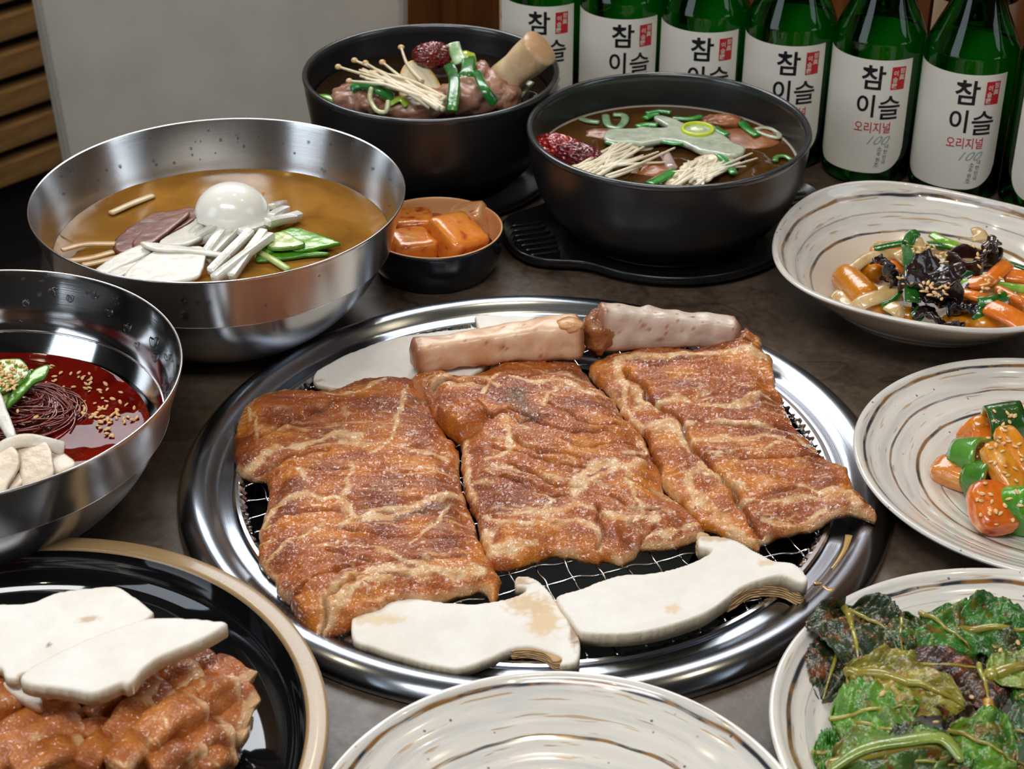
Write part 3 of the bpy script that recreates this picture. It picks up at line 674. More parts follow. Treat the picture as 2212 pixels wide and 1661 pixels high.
mb = [(430, 440), (440, 400), (470, 378), (560, 330), (640, 296), (760, 252), (880, 226), (1000, 210), (1120, 198), (1212, 190), (1260, 230), (1300, 290), (1200, 400), (1000, 470), (800, 470), (600, 480), (470, 462)]
mushroom([q2(x, y, mz+.005) for x, y in mb], mz, .0050, 'flat white mushroom slice behind the left meat sheet', [(q2(450, 450, .01), (.006, .003), '#C9B48E')], seed=3)
ms = [(1195, 150), (1200, 134), (1300, 130), (1440, 138), (1560, 155), (1640, 180), (1600, 215), (1480, 215), (1300, 216), (1225, 214), (1205, 180)]
mushroom([q2(x, y, .016) for x, y in ms], .0098, .0062, 'small wedge of white mushroom behind the middle bone', seed=4)

# marinade drips and a stray seed on the ring
def ringz(p): r = math.hypot(p[0]-GC[0], p[1]-GC[1]); return float(np.interp(r, [.166, .1745, .180, .1865, .1938], [.0052, .0064, .0098, .0106, .0062]))
for pts, w_ in (([(1838, 1152), (1828, 1180), (1812, 1205), (1798, 1222)], [.0030, .0018, .0012, .0008]), ([(1760, 1248), (1768, 1252), (1775, 1256)], [.0012, .0018, .0010]), ([(1778, 1268), (1792, 1280), (1800, 1276)], [.0010, .0016, .0008])):
    pp_ = []
    for p in pts:
        q = P(*p, .009); q[2] = T+ringz(q); pp_.append(q)
    mk('marinade_drip', *bar(pp_, w_, .0005, k=10, n=5), plain('marinade', '#B08A4C', .15, coat=.6), parent=rg)

# ------------------------------------------------------------------ generic food pieces
def colr(V, a, b, f=120, seed=0, k=.9):
    n = len(V); return mixc(rc(a, n), rc(b, n), np.clip(.5+k*fbm(V*f+seed, 3), 0, 1))
def strip(name, pts, wd, ht, ca, cb, m='food', label=None, cat=None, group=None, parent=None, f=120, **kw):
    V, F = bar(pts, wd, ht, **kw)
    return mk(name, V, F, M[m], parent=parent, col=colr(V, ca, cb, f), label=label, cat=cat, group=group, smooth=kw.get('sq', 2) < 5)
def lump(name, c, r, ca, cb, m='food', label=None, cat=None, group=None, parent=None, f=120, **kw):
    V, F = blob(c, r, **kw)
    return mk(name, V, F, M[m], parent=parent, col=colr(V, ca, cb, f), label=label, cat=cat, group=group)
def plate_slab(name, pts, th, ca, cb, m='food', label=None, cat=None, group=None, parent=None, f=120, res=.0012, h=None, tilt=None, edgec=None, seed=0):
    h = h if h is not None else pts[0][2]-T
    p = np.array([q[:2] for q in pts]); c = p.mean(0)
    base = None
    if tilt is not None: base = lambda xy: (xy-c)@np.array(tilt)
    V, F, d, xy = slab(p, res, h-th, th, er=min(.001, th*.6), e0=.7, base=base, wob=.0004, wf=300, seed=seed, top=lambda xy, d: .0003*fbm(np.c_[xy*220, np.full(len(xy), seed)], 2))
    col = colr(V, ca, cb, f, seed)
    if edgec: col[:len(xy)] = mixc(col[:len(xy)], rc(edgec, len(xy)), sstep(.0016, .0004, d))
    return mk(name, V, F, M[m], parent=parent, col=col, label=label, cat=cat, group=group)
_seed = {}
def seeds(spots, label, group, size=.0017, m='seed'):
    """one sesame seed per (point, normal-ish tilt); individuals sharing one mesh"""
    o = None
    for p in spots:
        if o is None:
            V, F = blob(p, (size, size*.58, size*.36), sub=2, amp=.06)
            V[:, 0] = p[0]+(V[:, 0]-p[0]); k = 1-.35*np.clip((V[:, 0]-p[0])/size, 0, 1); V[:, 1] = p[1]+(V[:, 1]-p[1])*k
            o = mk('sesame_seed', V, F, M[m], label=label, cat='seed', group=group, org=p); c = o
        else:
            c = o.copy(); COL.objects.link(c); c.location = p
        c.rotation_euler = (rnd.uniform(-.5, .5), rnd.uniform(-.5, .5), rnd.uniform(0, 6.28)); s = rnd.uniform(.85, 1.15); c.scale = (s, s, s)
def scatter(fn, poly, n, h, jit=.0012, r=rnd):
    """n pixel points in polygon (crop coordinates)"""
    poly = np.array(poly, float); lo, hi = poly.min(0), poly.max(0); out = []
    while len(out) < n:
        x, y = r.uniform(lo[0], hi[0]), r.uniform(lo[1], hi[1])
        if polyd(np.array([[x, y]]), poly)[0][0] > 0: out.append(fn(x, y, h+r.uniform(0, jit)))
    return out
def surf_z(objs, xy, default):
    """height of the highest surface of the listed objects under xy (for things that lie on them)"""
    best = default
    for o in objs:
        org = W[o.name]
        hit, loc, nrm, idx = o.ray_cast(Vector((xy[0]-org[0], xy[1]-org[1], 2)), Vector((0, 0, -1)))
        if hit: best = max(best, loc[2]+org[2])
    return best
def project_px(p):
    c, s = math.cos(PITCH), math.sin(PITCH); q = np.asarray(p)-np.array([0, 0, T+CAMH])
    d = q[1]*c-q[2]*s; return 1106+FPX*q[0]/d, 830.5-FPX*(q[1]*s+q[2]*c)/d
def on_surface(objs, px, py, h0=.0):
    """point where the view line through (px,py) meets the listed objects"""
    o_ = Vector((0, 0, T+CAMH)); d_ = Vector(P(px, py, 0))-o_; d_.normalize(); best = None
    for o in objs:
        org = Vector(W[o.name]); hit, loc, nrm, idx = o.ray_cast(o_-org, d_)
        if hit and (best is None or (loc+org-o_).length < (best-o_).length): best = loc+org
    return np.array(best) if best is not None else P(px, py, h0)
def drops(parent, rfun, c, items, name='water_droplet'):
    """small water beads on a wall: (angle, z, size); rfun(z)->radius"""
    parts = []
    for a, z, s in items:
        r = rfun(z); p = np.array([c[0]+r*math.cos(a), c[1]+r*math.sin(a), T+z])
        V, F = blob(p, (s*.45, s, s*1.25), (0, 0, a), amp=.15, freq=1.5, sub=2, seed=a*9); parts.append((V, F))
    V, F, _ = join(parts); return mk(name, V, F, M['water'], parent=parent, kind='stuff')

# ------------------------------------------------------------------ steel bowls
def steel_bowl(c, label, inner, R=.1140, H=.090, pinch=1.):
    t = thing('steel_bowl', label, 'bowl', (c[0], c[1], T)); k = R/.1140
    out = smoothprof([(.001, .0004), (.044*k, .0004), (.062*k, .006), (.081*k, .021), (.0945*k, .038), (.1012*k, .0535)], 6)
    band = [(.1008*k, .0540), (.1036*k, .0541), (.1042*k, .0544), (.1044*k, .0550)]+list(smoothprof([(.1044*k, .0550), (.1046*k, .0560), (.1072*k, .066), (.1124*k, H-.006), (.1140*k, H-.0012), (.1137*k, H), (.1127*k, H-.0003)], 4))
    inn = smoothprof([(.1127*k, H-.0003), (.1112*k, H-.005), (.1055*k, .066), (.1020*k, .055), (.0930*k, .0395), (.080*k, .0225), (.061*k, .0075), (.044*k, .0024), (.001, .0020)], 6)
    mk('bowl_base', *lathe(c, out, 128), M['bowl_out'], parent=t, org=(c[0], c[1], T))
    mk('bowl_band', *lathe(c, band, 160), M['bowl_out'], parent=t, org=(c[0], c[1], T))
    mk('bowl_inside', *lathe(c, inn, 160), M[inner], parent=t, org=(c[0], c[1], T))
    return t, inn
def disc_liquid(name, c, R, z, m, label, cat='soup', amp=.0004, f=60, seed=0, gap=0.):
    n = 120; rs = np.linspace(R, .0005, 26); V = []
    a = np.arange(n)*2*math.pi/n
    for r in rs:
        men = .0010*math.exp(-(R-r)/.0016)
        x, y = c[0]+r*np.cos(a), c[1]+r*np.sin(a); zz = T+z+men+amp*fbm(np.c_[x*f, y*f, np.full(n, seed)], 2)
        V.append(np.stack([x, y, zz], -1))
    k = len(rs); F = [[i*n+j, i*n+(j+1) % n, (i+1)*n+(j+1) % n, (i+1)*n+j] for i in range(k-1) for j in range(n)]
    return mk(name, np.concatenate(V), F, M[m], label=label, cat=cat)
C1 = np.array([-.1792, .9731]); B1, in1 = steel_bowl(C1, 'large brushed steel bowl of cold amber noodle broth beside the chair side of the table', 'bowl_in')
C2 = np.array([-.2842, .7672]); B2, in2 = steel_bowl(C2, 'polished steel bowl of red spicy noodles cut by the left edge', 'bowl_polish', H=.0865)
disc_liquid('cold_broth', C1, .1032, .0570, 'broth', 'cloudy amber cold broth in the large steel bowl')
RZ = .0430
disc_liquid('spicy_sauce', C2, .0930, RZ, 'redsauce', 'glossy red chilli sauce in the polished steel bowl', amp=.0007)
rd = random.Random(3)
def rin(z): return np.interp(z, [.040, .055, .066, .086], [.0955, .1015, .1050, .1108])
def rout(z): return np.interp(z, [.056, .066, .086], [.1042, .1072, .1126])
drops(B1, rin, C1, [(rd.uniform(.2, 2.9), rd.uniform(.062, .086), rd.uniform(.0005, .0010)) for _ in range(42)])
drops(B1, rout, C1, [(-1.62, .078, .0022), (-1.55, .075, .0012), (-1.49, .075, .0013), (-1.63, .066, .0026), (-1.2, .068, .001), (-2.2, .07, .0009), (-.9, .08, .001)], 'water_bead')
drops(B2, rin, C2, [(1.35, .076, .0024), (1.25, .074, .0020), (1.1, .079, .0018), (1.0, .072, .0022), (.85, .068, .0024), (.6, .070, .0030), (.55, .064, .0026), (.40, .072, .0018), (.75, .062, .0016), (.2, .07, .0014), (1.5, .069, .0018), (.3, .058, .0015), (.1, .055, .0012)]+[(rd.uniform(-.2, 1.6), rd.uniform(.05, .085), rd.uniform(.0005, .001)) for _ in range(30)])

# cold broth contents
q1 = crop(0, 200, 2.458); hb = .0600
G1 = 'pear sticks under the egg'
PN = ['upper of the two stubs sticking out behind the egg', 'lower stub sticking out behind the egg on the right', 'longest of those poking out to the right of the egg', 'long frontmost one beside the cucumber', 'second from the cucumber, running down to the rim', 'third from the cucumber', 'fourth from the cucumber, half hidden', 'fifth from the cucumber, just below the egg', 'short one at the left foot of the egg', 'leftmost short one against the square radish slice', 'one lying crosswise over the others', 'topmost one at the right side of the egg']
V, F = ico(5); V = V.copy(); ce = P(502, 462, .0705)
low = V[:, 2] < -.02; V[low, 2] = -.05+.05*fbm(V[low]*3.5, 2)
sc = np.where(V[:, 2] < .05, 1+.04*np.sin(np.arctan2(V[:, 1], V[:, 0])*11)*sstep(.1, -.1, V[:, 2]), 1)
V = V*np.array([.0232, .0205, .0200])*sc[:, None]; V = V@rot(.10, .10, .2).T+ce
mk('boiled_egg_half', V, F, plain('egg_white', '#F6F6EE', .22, coat=.5, crough=.08, sss=.15), label='half a boiled egg resting on the pear sticks in the broth', cat='egg')
for i, (a, b) in enumerate([((1440, 610), (1505, 590)), ((1440, 660), (1520, 620)), ((1280, 745), (1590, 650)), ((1440, 760), (1140, 985)), ((1400, 740), (1230, 975)), ((1330, 740), (1120, 950)), ((1250, 740), (1105, 890)), ((1180, 735), (1075, 880)), ((1140, 715), (1010, 800)), ((1080, 700), (1000, 770)), ((1230, 740), (1040, 790)), ((1420, 690), (1560, 665))]):
    pa, pb = q1(*a, hb+.0085+(i % 3)*.0012), q1(*b, hb+.0015+(i % 2)*.0015)
    strip('pear_stick', [pa, (pa+pb)/2+np.array([0, 0, .0004]), pb], .0029, .0024, '#F0F0E8', '#DEDFD2', sq=6, k=12, label='white pear stick, '+PN[i], cat='pear', group=G1, amp=.0002, m='wetfood', up=(0.2*(i % 3-1), 0, 1))
def radish(pts, h, label, th=.0022, **kw): return plate_slab('radish_slice', [q1(*p, h) for p in pts], th, '#EDEBE2', '#D9D6C6', label=label, cat='radish', h=h, **kw)
radish([(650, 970), (700, 908), (850, 842), (1000, 836), (1092, 850), (1072, 948), (1015, 985), (800, 1000), (690, 1000)], .0645, 'broad white pickled radish slice at the front of the amber broth', tilt=(.06, .10), seed=1)
radish([(745, 795), (800, 790), (1000, 815), (1205, 850), (1190, 866), (1000, 842), (830, 832)], .0680, 'narrow curled radish slice lying over the broad one', th=.002, seed=2)
radish([(490, 935), (600, 870), (750, 818), (840, 830), (740, 880), (620, 925), (540, 955)], .0628, 'left radish slice, long and tapering, in the amber broth', tilt=(.05, .08), seed=3)
radish([(560, 965), (640, 920), (760, 880), (800, 900), (690, 945), (610, 985)], .0618, 'small radish slice tucked at the front left of the broad one', seed=4)
radish([(850, 770), (1000, 690), (1045, 658), (1120, 700), (1090, 760), (1020, 800), (960, 810), (870, 802)], .0660, 'square-ended radish slice behind the pear sticks', th=.003, tilt=(.10, -.05), seed=5)
for i, l in enumerate([[(330, 835), (450, 805), (610, 802)], [(350, 892), (470, 880), (600, 845)], [(440, 915), (520, 900), (640, 870)]]):
    strip('radish_ribbon', [q1(x, y, .0600+.001*(i == 0)) for x, y in l], .0030, .0009, '#C9A876', '#B08C58', label=['upper', 'middle', 'lowest'][i]+' tan radish ribbon at the left rim of the amber broth', cat='radish')
strip('radish_stick', [q1(590, 640, .0585), q1(700, 590, .0588), q1(810, 548, .0585)], .0030, .0014, '#D9C79E', '#C6AE7C', label='lone radish stick floating at the back left of the broth', cat='radish')
be = [q1(x, y, .0605) for x, y in [(600, 800), (650, 740), (790, 650), (900, 625), (1030, 608), (1045, 660), (960, 720), (860, 765), (800, 805), (640, 850)]]
plate_slab('beef_slice', be, .004, '#84503A', '#65382A', label='brown boiled beef slice half sunk in the amber broth', cat='beef', h=.0608, f=90, seed=3)
plate_slab('beef_slice', [q1(x, y, .063) for x, y in [(700, 790), (790, 700), (930, 650), (1010, 640), (900, 730), (800, 800), (740, 830)]], .002, '#94685A', '#704838', label='thin pinkish beef slice folded on the boiled beef', cat='beef', h=.0630, f=90, seed=4, tilt=(.05, 0))
for i, (pts, h, ca, cb, lb) in enumerate([([(1390, 800), (1500, 733), (1600, 727), (1795, 787), (1770, 802), (1600, 832), (1500, 812), (1420, 846)], .0630, '#9FCB4E', '#4E9A1E', 'bright green cucumber slice pointing right in the broth'),
                             ([(1350, 870), (1400, 820), (1480, 800), (1640, 830), (1750, 850), (1600, 862), (1400, 885)], .0605, '#6FB02C', '#3E8716', 'lower green cucumber slice at the waterline'),
                             ([(1400, 760), (1500, 738), (1560, 760), (1620, 800), (1500, 820), (1420, 812)], .0655, '#DDEBB0', '#A9D25C', 'pale cut face of cucumber on the green slices')]):
    plate_slab('cucumber_slice', [q1(x, y, h) for x, y in pts], .0022, ca, cb, label=lb, cat='cucumber', h=h, f=110, m='wetfood', tilt=(0, .05), edgec='#3E8A14')
strip('cucumber_strip', [q1(1370, 845, .061), q1(1450, 890, .0600), q1(1530, 940, .0590)], .0022, .0016, '#D5E0A2', '#A9C466', label='thin pale cucumber strip hanging down into the broth', cat='cucumber', sq=4)
# red bowl contents
q0 = crop(0, 550, 2.636)
hz = RZ
def noodles(c, r, n, label, cols, thick=.00055, seed=0, zr=.006, name='noodle_tangle'):
    r_ = random.Random(seed); parts = []
    for i in range(n):
        a = r_.uniform(0, 6.28); b = a+r_.uniform(.6, 2.4); rr = r_.uniform(.25, 1.); el = r_.uniform(.5, 1.)
        ct = np.array([r_.uniform(-.3, .3)*r[0], r_.uniform(-.3, .3)*r[1], 0]); ph = r_.uniform(0, 6.28)
        t = np.linspace(a, b, 6); x = ct[0]+r[0]*rr*np.cos(t); y = ct[1]+r[1]*rr*el*np.sin(t)
        d = np.hypot(x/r[0], y/r[1]); zz = zr*np.maximum(0, 1-d*d)*r_.uniform(.75, 1.05)+.0008*np.sin(t*3+ph)
        p = np.stack([c[0]+x, c[1]+y, c[2]+zz], -1); V, F = bar(p, thick, k=5, n=3); parts.append((V, F, colr(V, cols[0], cols[1], 90, i)))
    V, F, Cc = join(parts); return mk(name, V, F, M['wetfood'], col=Cc, label=label, cat='noodles', kind='stuff')
lump('noodle_nest', q0(110, 930, hz-.002), (.027, .026, .0075), '#7A1708', '#4A0D05', 'wetfood', label='mass of red-sauced noodles under the buckwheat strands', cat='noodles', amp=.3, freq=3, sub=4)
noodles(q0(120, 905, hz+.002), (.028, .028), 150, 'tangle of thin noodles stained red in the chilli sauce', ('#8A2A14', '#5E2014'), seed=4, zr=.010)
for i, (pts, h, tl, lb, ca, cb) in enumerate([([(-60, 610), (0, 604), (110, 598), (160, 640), (150, 690), (60, 740), (-60, 760)], hz+.022, (0, .1), 'back cucumber slice sprinkled with sesame in the red noodles', '#A8CC66', '#6FA53A'),
                           ([(30, 845), (60, 770), (150, 700), (200, 660), (278, 640), (258, 695), (190, 725), (110, 790)], hz+.019, (.0, .12), 'pointed green cucumber slice over the red noodles', '#8CC044', '#4F9A22'),
                           ([(-60, 830), (0, 780), (100, 700), (180, 665), (140, 720), (60, 790), (20, 850)], hz+.017, (0, .1), 'pale inner cucumber slice over the red noodles', '#D3DC9E', '#A8C468')]):
    plate_slab('cucumber_slice', [q0(x, y, h) for x, y in pts], .0022, ca, cb, label=lb, cat='cucumber', h=h, m='wetfood', tilt=tl, edgec='#3E8A22')
plate_slab('pear_slice', [q0(x, y, hz+.018) for x, y in [(-40, 790), (0, 800), (40, 880), (86, 990), (78, 1015), (48, 1035), (20, 990), (-40, 900)]], .0030, '#E6E4DC', '#CFCDC2', label='white pear slice leaning on the red noodles', cat='pear', h=hz+.018, tilt=(0, .2))
for i, (pts, h, tl, lb) in enumerate([([(100, 1110), (180, 1085), (272, 1092), (300, 1160), (300, 1235), (220, 1270), (130, 1290), (105, 1200)], hz+.013, (.05, .2), 'largest white radish slice at the front of the red noodles'),
                      ([(285, 1130), (360, 1130), (432, 1180), (380, 1215), (300, 1235)], hz+.008, (-.1, .1), 'right-hand radish slice dipping into the red sauce'),
                      ([(-60, 1150), (0, 1120), (60, 1105), (112, 1150), (100, 1210), (50, 1270), (10, 1330), (-60, 1340)], hz+.015, (0, .2), 'curved radish slice at the bottom left of the red noodles'),
                      ([(30, 1330), (80, 1270), (120, 1235), (135, 1285), (70, 1330)], hz+.010, (0, .1), 'small ragged radish slice at the rim of the red noodles')]):
    plate_slab('radish_slice', [q0(x, y, h) for x, y in pts], .0022, '#E9DDCB', '#DCC6AC', label=lb, cat='radish', h=h, tilt=tl, seed=i)
strip('radish_ribbon', [q0(-40, 1140, hz+.016), q0(60, 1075, hz+.018), q0(160, 1058, hz+.017), q0(270, 1080, hz+.014), q0(360, 1104, hz+.010)], .0040, .0012, '#ECE6DA', '#DDD0BC', label='arched radish ribbon over the front radish slices', cat='radish', up=(0, -.6, 1))
seeds(scatter(q0, [(180, 620), (330, 620), (560, 690), (720, 800), (800, 920), (740, 960), (560, 940), (420, 880), (330, 780), (180, 700)], 70, hz+.0006, .0002)+scatter(q0, [(400, 900), (760, 920), (620, 1060), (540, 960)], 22, hz+.0006, .0002), 'tan sesame seed floating on the red sauce', 'sesame on the red sauce')
seeds(scatter(q0, [(0, 605), (110, 605), (150, 650), (130, 720), (60, 780), (0, 770)], 60, hz+.0222, .0015), 'sesame seed heaped on the cucumber in the red noodles', 'sesame on the cucumber')
seeds([q0(x, y, hz+.014) for x, y in [(120, 1045), (80, 1050), (35, 1070), (190, 1092), (240, 1105), (10, 1095), (205, 925), (100, 890)]], 'sesame seed on the noodles and radish near the left edge', 'sesame on the radish')

# ------------------------------------------------------------------ black bowls on their trays
def black_bowl(c, label, R, H):
    t = thing('stone_bowl', label, 'bowl', (c[0], c[1], T+.006)); k = R/.0968; o = (c[0], c[1], T+.006)
    out = smoothprof([(.001, .0065), (.060*k, .0065), (.066*k, .008), (.069*k, .0125), (.0715*k, .0150)], 4)+0
    wall = smoothprof([(.0715*k, .0150), (.0740*k, .0155), (.0830*k, .0260), (.0905*k, .042), (.0945*k, H-.018), (.0960*k, H-.004)], 5)
    rim = smoothprof([(.0960*k, H-.004), (.0968*k, H-.0018), (.0960*k, H), (.0935*k, H), (.0922*k, H-.002), (.0920*k, H-.005)], 4)
    inn = smoothprof([(.0920*k, H-.005), (.0905*k, H-.02), (.0870*k, .042), (.078*k, .024), (.060*k, .014), (.001, .013)], 5)
    mk('bowl_foot', *lathe(c, out, 96), M['stoneware'], parent=t, org=o)
    mk('bowl_wall', *lathe(c, wall, 128), M['stoneware'], parent=t, org=o)
    mk('bowl_rim', *lathe(c, rim, 160), M['stoneware_rim'], parent=t, org=o)
    mk('bowl_inside', *lathe(c, inn, 128), M['stoneware'], parent=t, org=o)
    return t
CA = np.array([-.0579, 1.1857]); CB = np.array([.1057, 1.0974])
black_bowl(CA, 'black bowl with the long bone sticking up, farther back', .0920, .085)
black_bowl(CB, 'black bowl of clear soup in front of the bottles', .0960, .080)
def tray(c, a0, label):
    t = thing('bowl_tray', label, 'tray', (c[0], c[1], T)); o = (c[0], c[1], T)
    a = np.linspace(0, 2*math.pi, 121)[:-1]
    def rad(a):
        r = .0885+0*a
        for b in (a0, a0+math.pi):
            d = (a-b+math.pi) % (2*math.pi)-math.pi; r = r+.0300*np.exp(-(d/.42)**4)
        return r
    out = np.stack([c[0]+rad(a)*np.cos(a), c[1]+rad(a)*np.sin(a)], -1)
    rows = []
    for s, z in ((-.060, .0005), (-.006, .0005), (0., .0045), (.0008, .0090), (-.0002, .0102), (-.0016, .0098), (-.0040, .0062), (-.060, .0060)):
        rr = rad(a)+s; rows.append(np.stack([c[0]+rr*np.cos(a), c[1]+rr*np.sin(a), 0*a+T+z], -1))
    n = 120; k = len(rows); V = np.concatenate(rows+[np.array([[c[0], c[1], T+.0005], [c[0], c[1], T+.0060]])])
    F = [[i*n+j, i*n+(j+1) % n, (i+1)*n+(j+1) % n, (i+1)*n+j] for i in range(k-1) for j in range(n)]
    F += [[k*n, (j+1) % n, j] for j in range(n)]+[[k*n+1, (k-1)*n+j, (k-1)*n+(j+1) % n] for j in range(n)]
    mk('tray_body', V, F, M['tray'], parent=t, org=o)
    for b in (a0, a0+math.pi):
        u = np.array([math.cos(b), math.sin(b), 0]); v = np.array([-u[1], u[0], 0])
        for i in range(-3, 4):
            p = np.array([c[0], c[1], T+.0066])+u*.0975+v*i*.0075
            L = .0135-abs(i)*.0012
            ax = u*.3+v*0; mk('grip_rib', *bar([p-u*L, p, p+u*L], .0012, .0011, k=8, n=3), M['tray'], parent=t)
    return t
tray((.1100, 1.1010), math.radians(196), 'black plastic tray with ribbed grips under the clear soup bowl')
tray((-.0579, 1.1900), math.radians(200), 'black plastic tray under the bone soup bowl')
# bone soup
qa = crop(620, 0, 3.568)
disc_liquid('bone_soup', CA, .0845, .0640, 'darksoup', 'dark broth low in the bone soup bowl')
ha = .072
for i, (x, y, rx, ry, rz_, h, lb) in enumerate([(500, 770, .016, .012, .011, .068, 'ragged pinkish meat lump at the left of the bone soup'), (650, 790, .013, .012, .010, .068, 'small meat lump beside the onion loop'), (960, 850, .022, .012, .010, .067, 'long meat slice along the front rim of the bone soup'), (1180, 800, .016, .012, .011, .068, 'meat lump between the enoki and the green onion'),
        (1400, 760, .022, .015, .014, .070, 'largest brown meat chunk at the foot of the bone'), (1600, 700, .014, .018, .014, .072, 'gristly meat wrapped round the bone'), (1500, 580, .008, .012, .010, .080, 'upright flap of meat beside the bone'), (1700, 760, .010, .010, .012, .069, 'dark meat scrap right of the bone')]):
    lump('meat_chunk', qa(x, y, h), (rx, ry, rz_), '#B88C74', '#8A5C48', 'food', amp=.32, freq=2.2, sub=4, seed=i, f=170, label=lb, cat='meat')
pb, pt = qa(1640, 640, .074), qa(1950, 372, .104); d_ = (pt-pb)
V, F = bar([pb-d_*.5, pb, (pb+pt)/2, pt], [.0130, .0128, .0132, .0142], [.0120, .0120, .0126, .0138], k=32, sq=2.6, n=7, capr=.25, amp=.0012, freq=90)
n = len(V); s = ((V-pb)@d_)/(d_@d_); c = colr(V, '#EAD2AC', '#D2AC80', 90); c = mixc(c, rc('#B98A60', n), sstep(.98, 1.02, s)*.5); c = mixc(c, rc('#8A5A38', n), sstep(.35, .1, s)*.6); c = mixc(c, rc('#B98355', n), sstep(.25, .6, fbm(V*230, 2))*.6)
mk('beef_bone', V, F, M['food'], col=c, label='thick cut beef bone leaning out of the back black bowl', cat='bone')
t = thing('enoki_bundle', 'enoki mushroom bundle across the bone soup', 'mushroom', qa(850, 650, .078))
rE = random.Random(7)
hd_ = [(395, 515), (520, 465), (605, 485), (735, 480), (480, 625), (880, 365), (560, 540), (640, 560)]
for i in range(18):
    if i < len(hd_): hx, hy = hd_[i]
    else: hx, hy = rE.uniform(560, 700), rE.uniform(520, 620)
    bx, by = 1130+rE.uniform(-30, 95), 800+rE.uniform(-50, 50)
    a_, b_ = qa(hx, hy, .088), qa(bx, by, .080+rE.uniform(0, .003)); m_ = qa((hx+bx)/2+rE.uniform(-20, 20), (hy+by)/2+rE.uniform(-25, 25)-15, .087+rE.uniform(-.002, .002))
    if i == 5: m_ = qa(930, 500, .086); b_ = qa(1040, 630, .084)
    V, F = bar([a_, m_, b_], [.0009, .0013, .0022], k=7, n=6); mk('enoki_stem', V, F, M['food'], parent=t, col=colr(V, '#F0E6CC', '#DCC9A0', 60))
    if i < 6:
        V, F = blob(a_, (.0026, .0024, .0020), sub=2); mk('enoki_cap', V, F, M['food'], parent=t, col=colr(V, '#E8CFA0', '#D2A870', 200))
gsl = [qa(1040+185*math.cos(a), 585+118*math.sin(a)+.22*185*math.cos(a), .084) for a in np.linspace(0, 2*math.pi, 17)[:-1]]
V, F, d, xy = slab([p[:2] for p in gsl], .0009, .080, .0032, er=.001, base=lambda xy: (xy-gsl[12][:2])@np.array([0., .55]), e0=.8)
n = len(xy); cc = mixc(rc('#DDD6A8', n), rc('#EDE6CC', n), sstep(.002, .005, d)); cc = mixc(cc, rc('#C9B878', n), sstep(.0008, .0, np.abs(d-.0062))*.5); cc = mixc(cc, rc('#D9A850', n), sstep(.0024, .0008, d))
mk('ginseng_slice', V, F, M['food'], col=np.concatenate([cc, rc('#CFA050', n)]), label='round pale ginseng slice with a golden edge in the bone soup', cat='ginseng')
lump('jujube', qa(1125, 425, .088), (.0122, .0085, .0078), '#8A1A12', '#4A0B0A', 'wetfood', amp=.30, freq=4.5, sub=5, ridge=True, f=300, label='wrinkled red jujube on top of the bone soup', cat='jujube')
def scal(nm, q, pts, wd, ht, ca, cb, lb, h=None, **kw):
    return strip(nm, [q(*p) for p in pts], wd, ht, ca, cb, 'wetfood', label=lb, cat='green onion', **kw)
scal('green_onion', qa, [(1245, 500, .086), (1290, 620, .086), (1270, 850, .076)], .0042, .0010, '#2E8A34', '#145A1E', 'green onion strip hanging down the front of the meat', up=(0, -.8, .5))
scal('green_onion', qa, [(1400, 440, .090), (1390, 560, .088), (1320, 660, .080)], .0052, .0010, '#3E8A34', '#1A5A1E', 'wide green onion piece beside the jujube', up=(0, -.8, .5))
scal('green_onion', qa, [(1460, 550, .090), (1520, 680, .088), (1600, 795, .078)], .0036, .0012, '#2E963A', '#156022', 'green onion strip lying on the large meat chunk', up=(.2, -.8, .5))
scal('green_onion', qa, [(505, 690, .078), (580, 650, .082), (700, 690, .082), (810, 750, .076)], .0036, .0016, '#3FA048', '#1E7028', 'curved green onion under the enoki', up=(0, -.7, .7))
scal('green_onion', qa, [(1280, 335, .096), (1300, 400, .092), (1340, 480, .088)], .0050, .0012, '#DDEBD0', '#6FB060', 'white-tipped green onion standing behind the jujube', up=(0, -.8, .5))
scal('green_onion', qa, [(1290, 440, .088), (1370, 440, .090), (1450, 460, .087)], .0060, .0012, '#D2DE58', '#8CB838', 'yellow-green onion heart beside the wide green piece', up=(0, -.5, .8))
scal('green_onion', qa, [(240, 745, .068), (310, 750, .070), (395, 800, .068)], .0034, .0018, '#8CC63E', '#4E9A2A', 'bright green onion at the left wall of the bone soup')
scal('onion_loop', qa, [(650, 680, .084), (640, 760, .078), (690, 850, .074), (760, 860, .074), (780, 780, .080)], .0018, .0014, '#DCE0B0', '#C2C98A', 'pale onion loop at the front of the bone soup', up=(0, -.5, 1))
scal('onion_loop', qa, [(480, 760, .072), (520, 690, .078), (640, 640, .082), (800, 680, .082), (960, 720, .078)], .0012, .0010, '#E6DFC4', '#D0C29A', 'thin pale onion strand under the enoki')
scal('green_onion', qa, [(800, 800, .074), (880, 760, .078), (930, 810, .074)], .0045, .0016, '#C9DC4E', '#8ABF30', 'yellow-green onion scrap between the meat lumps')
scal('green_onion', qa, [(1790, 740, .066), (1830, 690, .070), (1880, 640, .072)], .0035, .0020, '#D9D9A0', '#8FA860', 'pale onion piece at the right wall behind the bone')
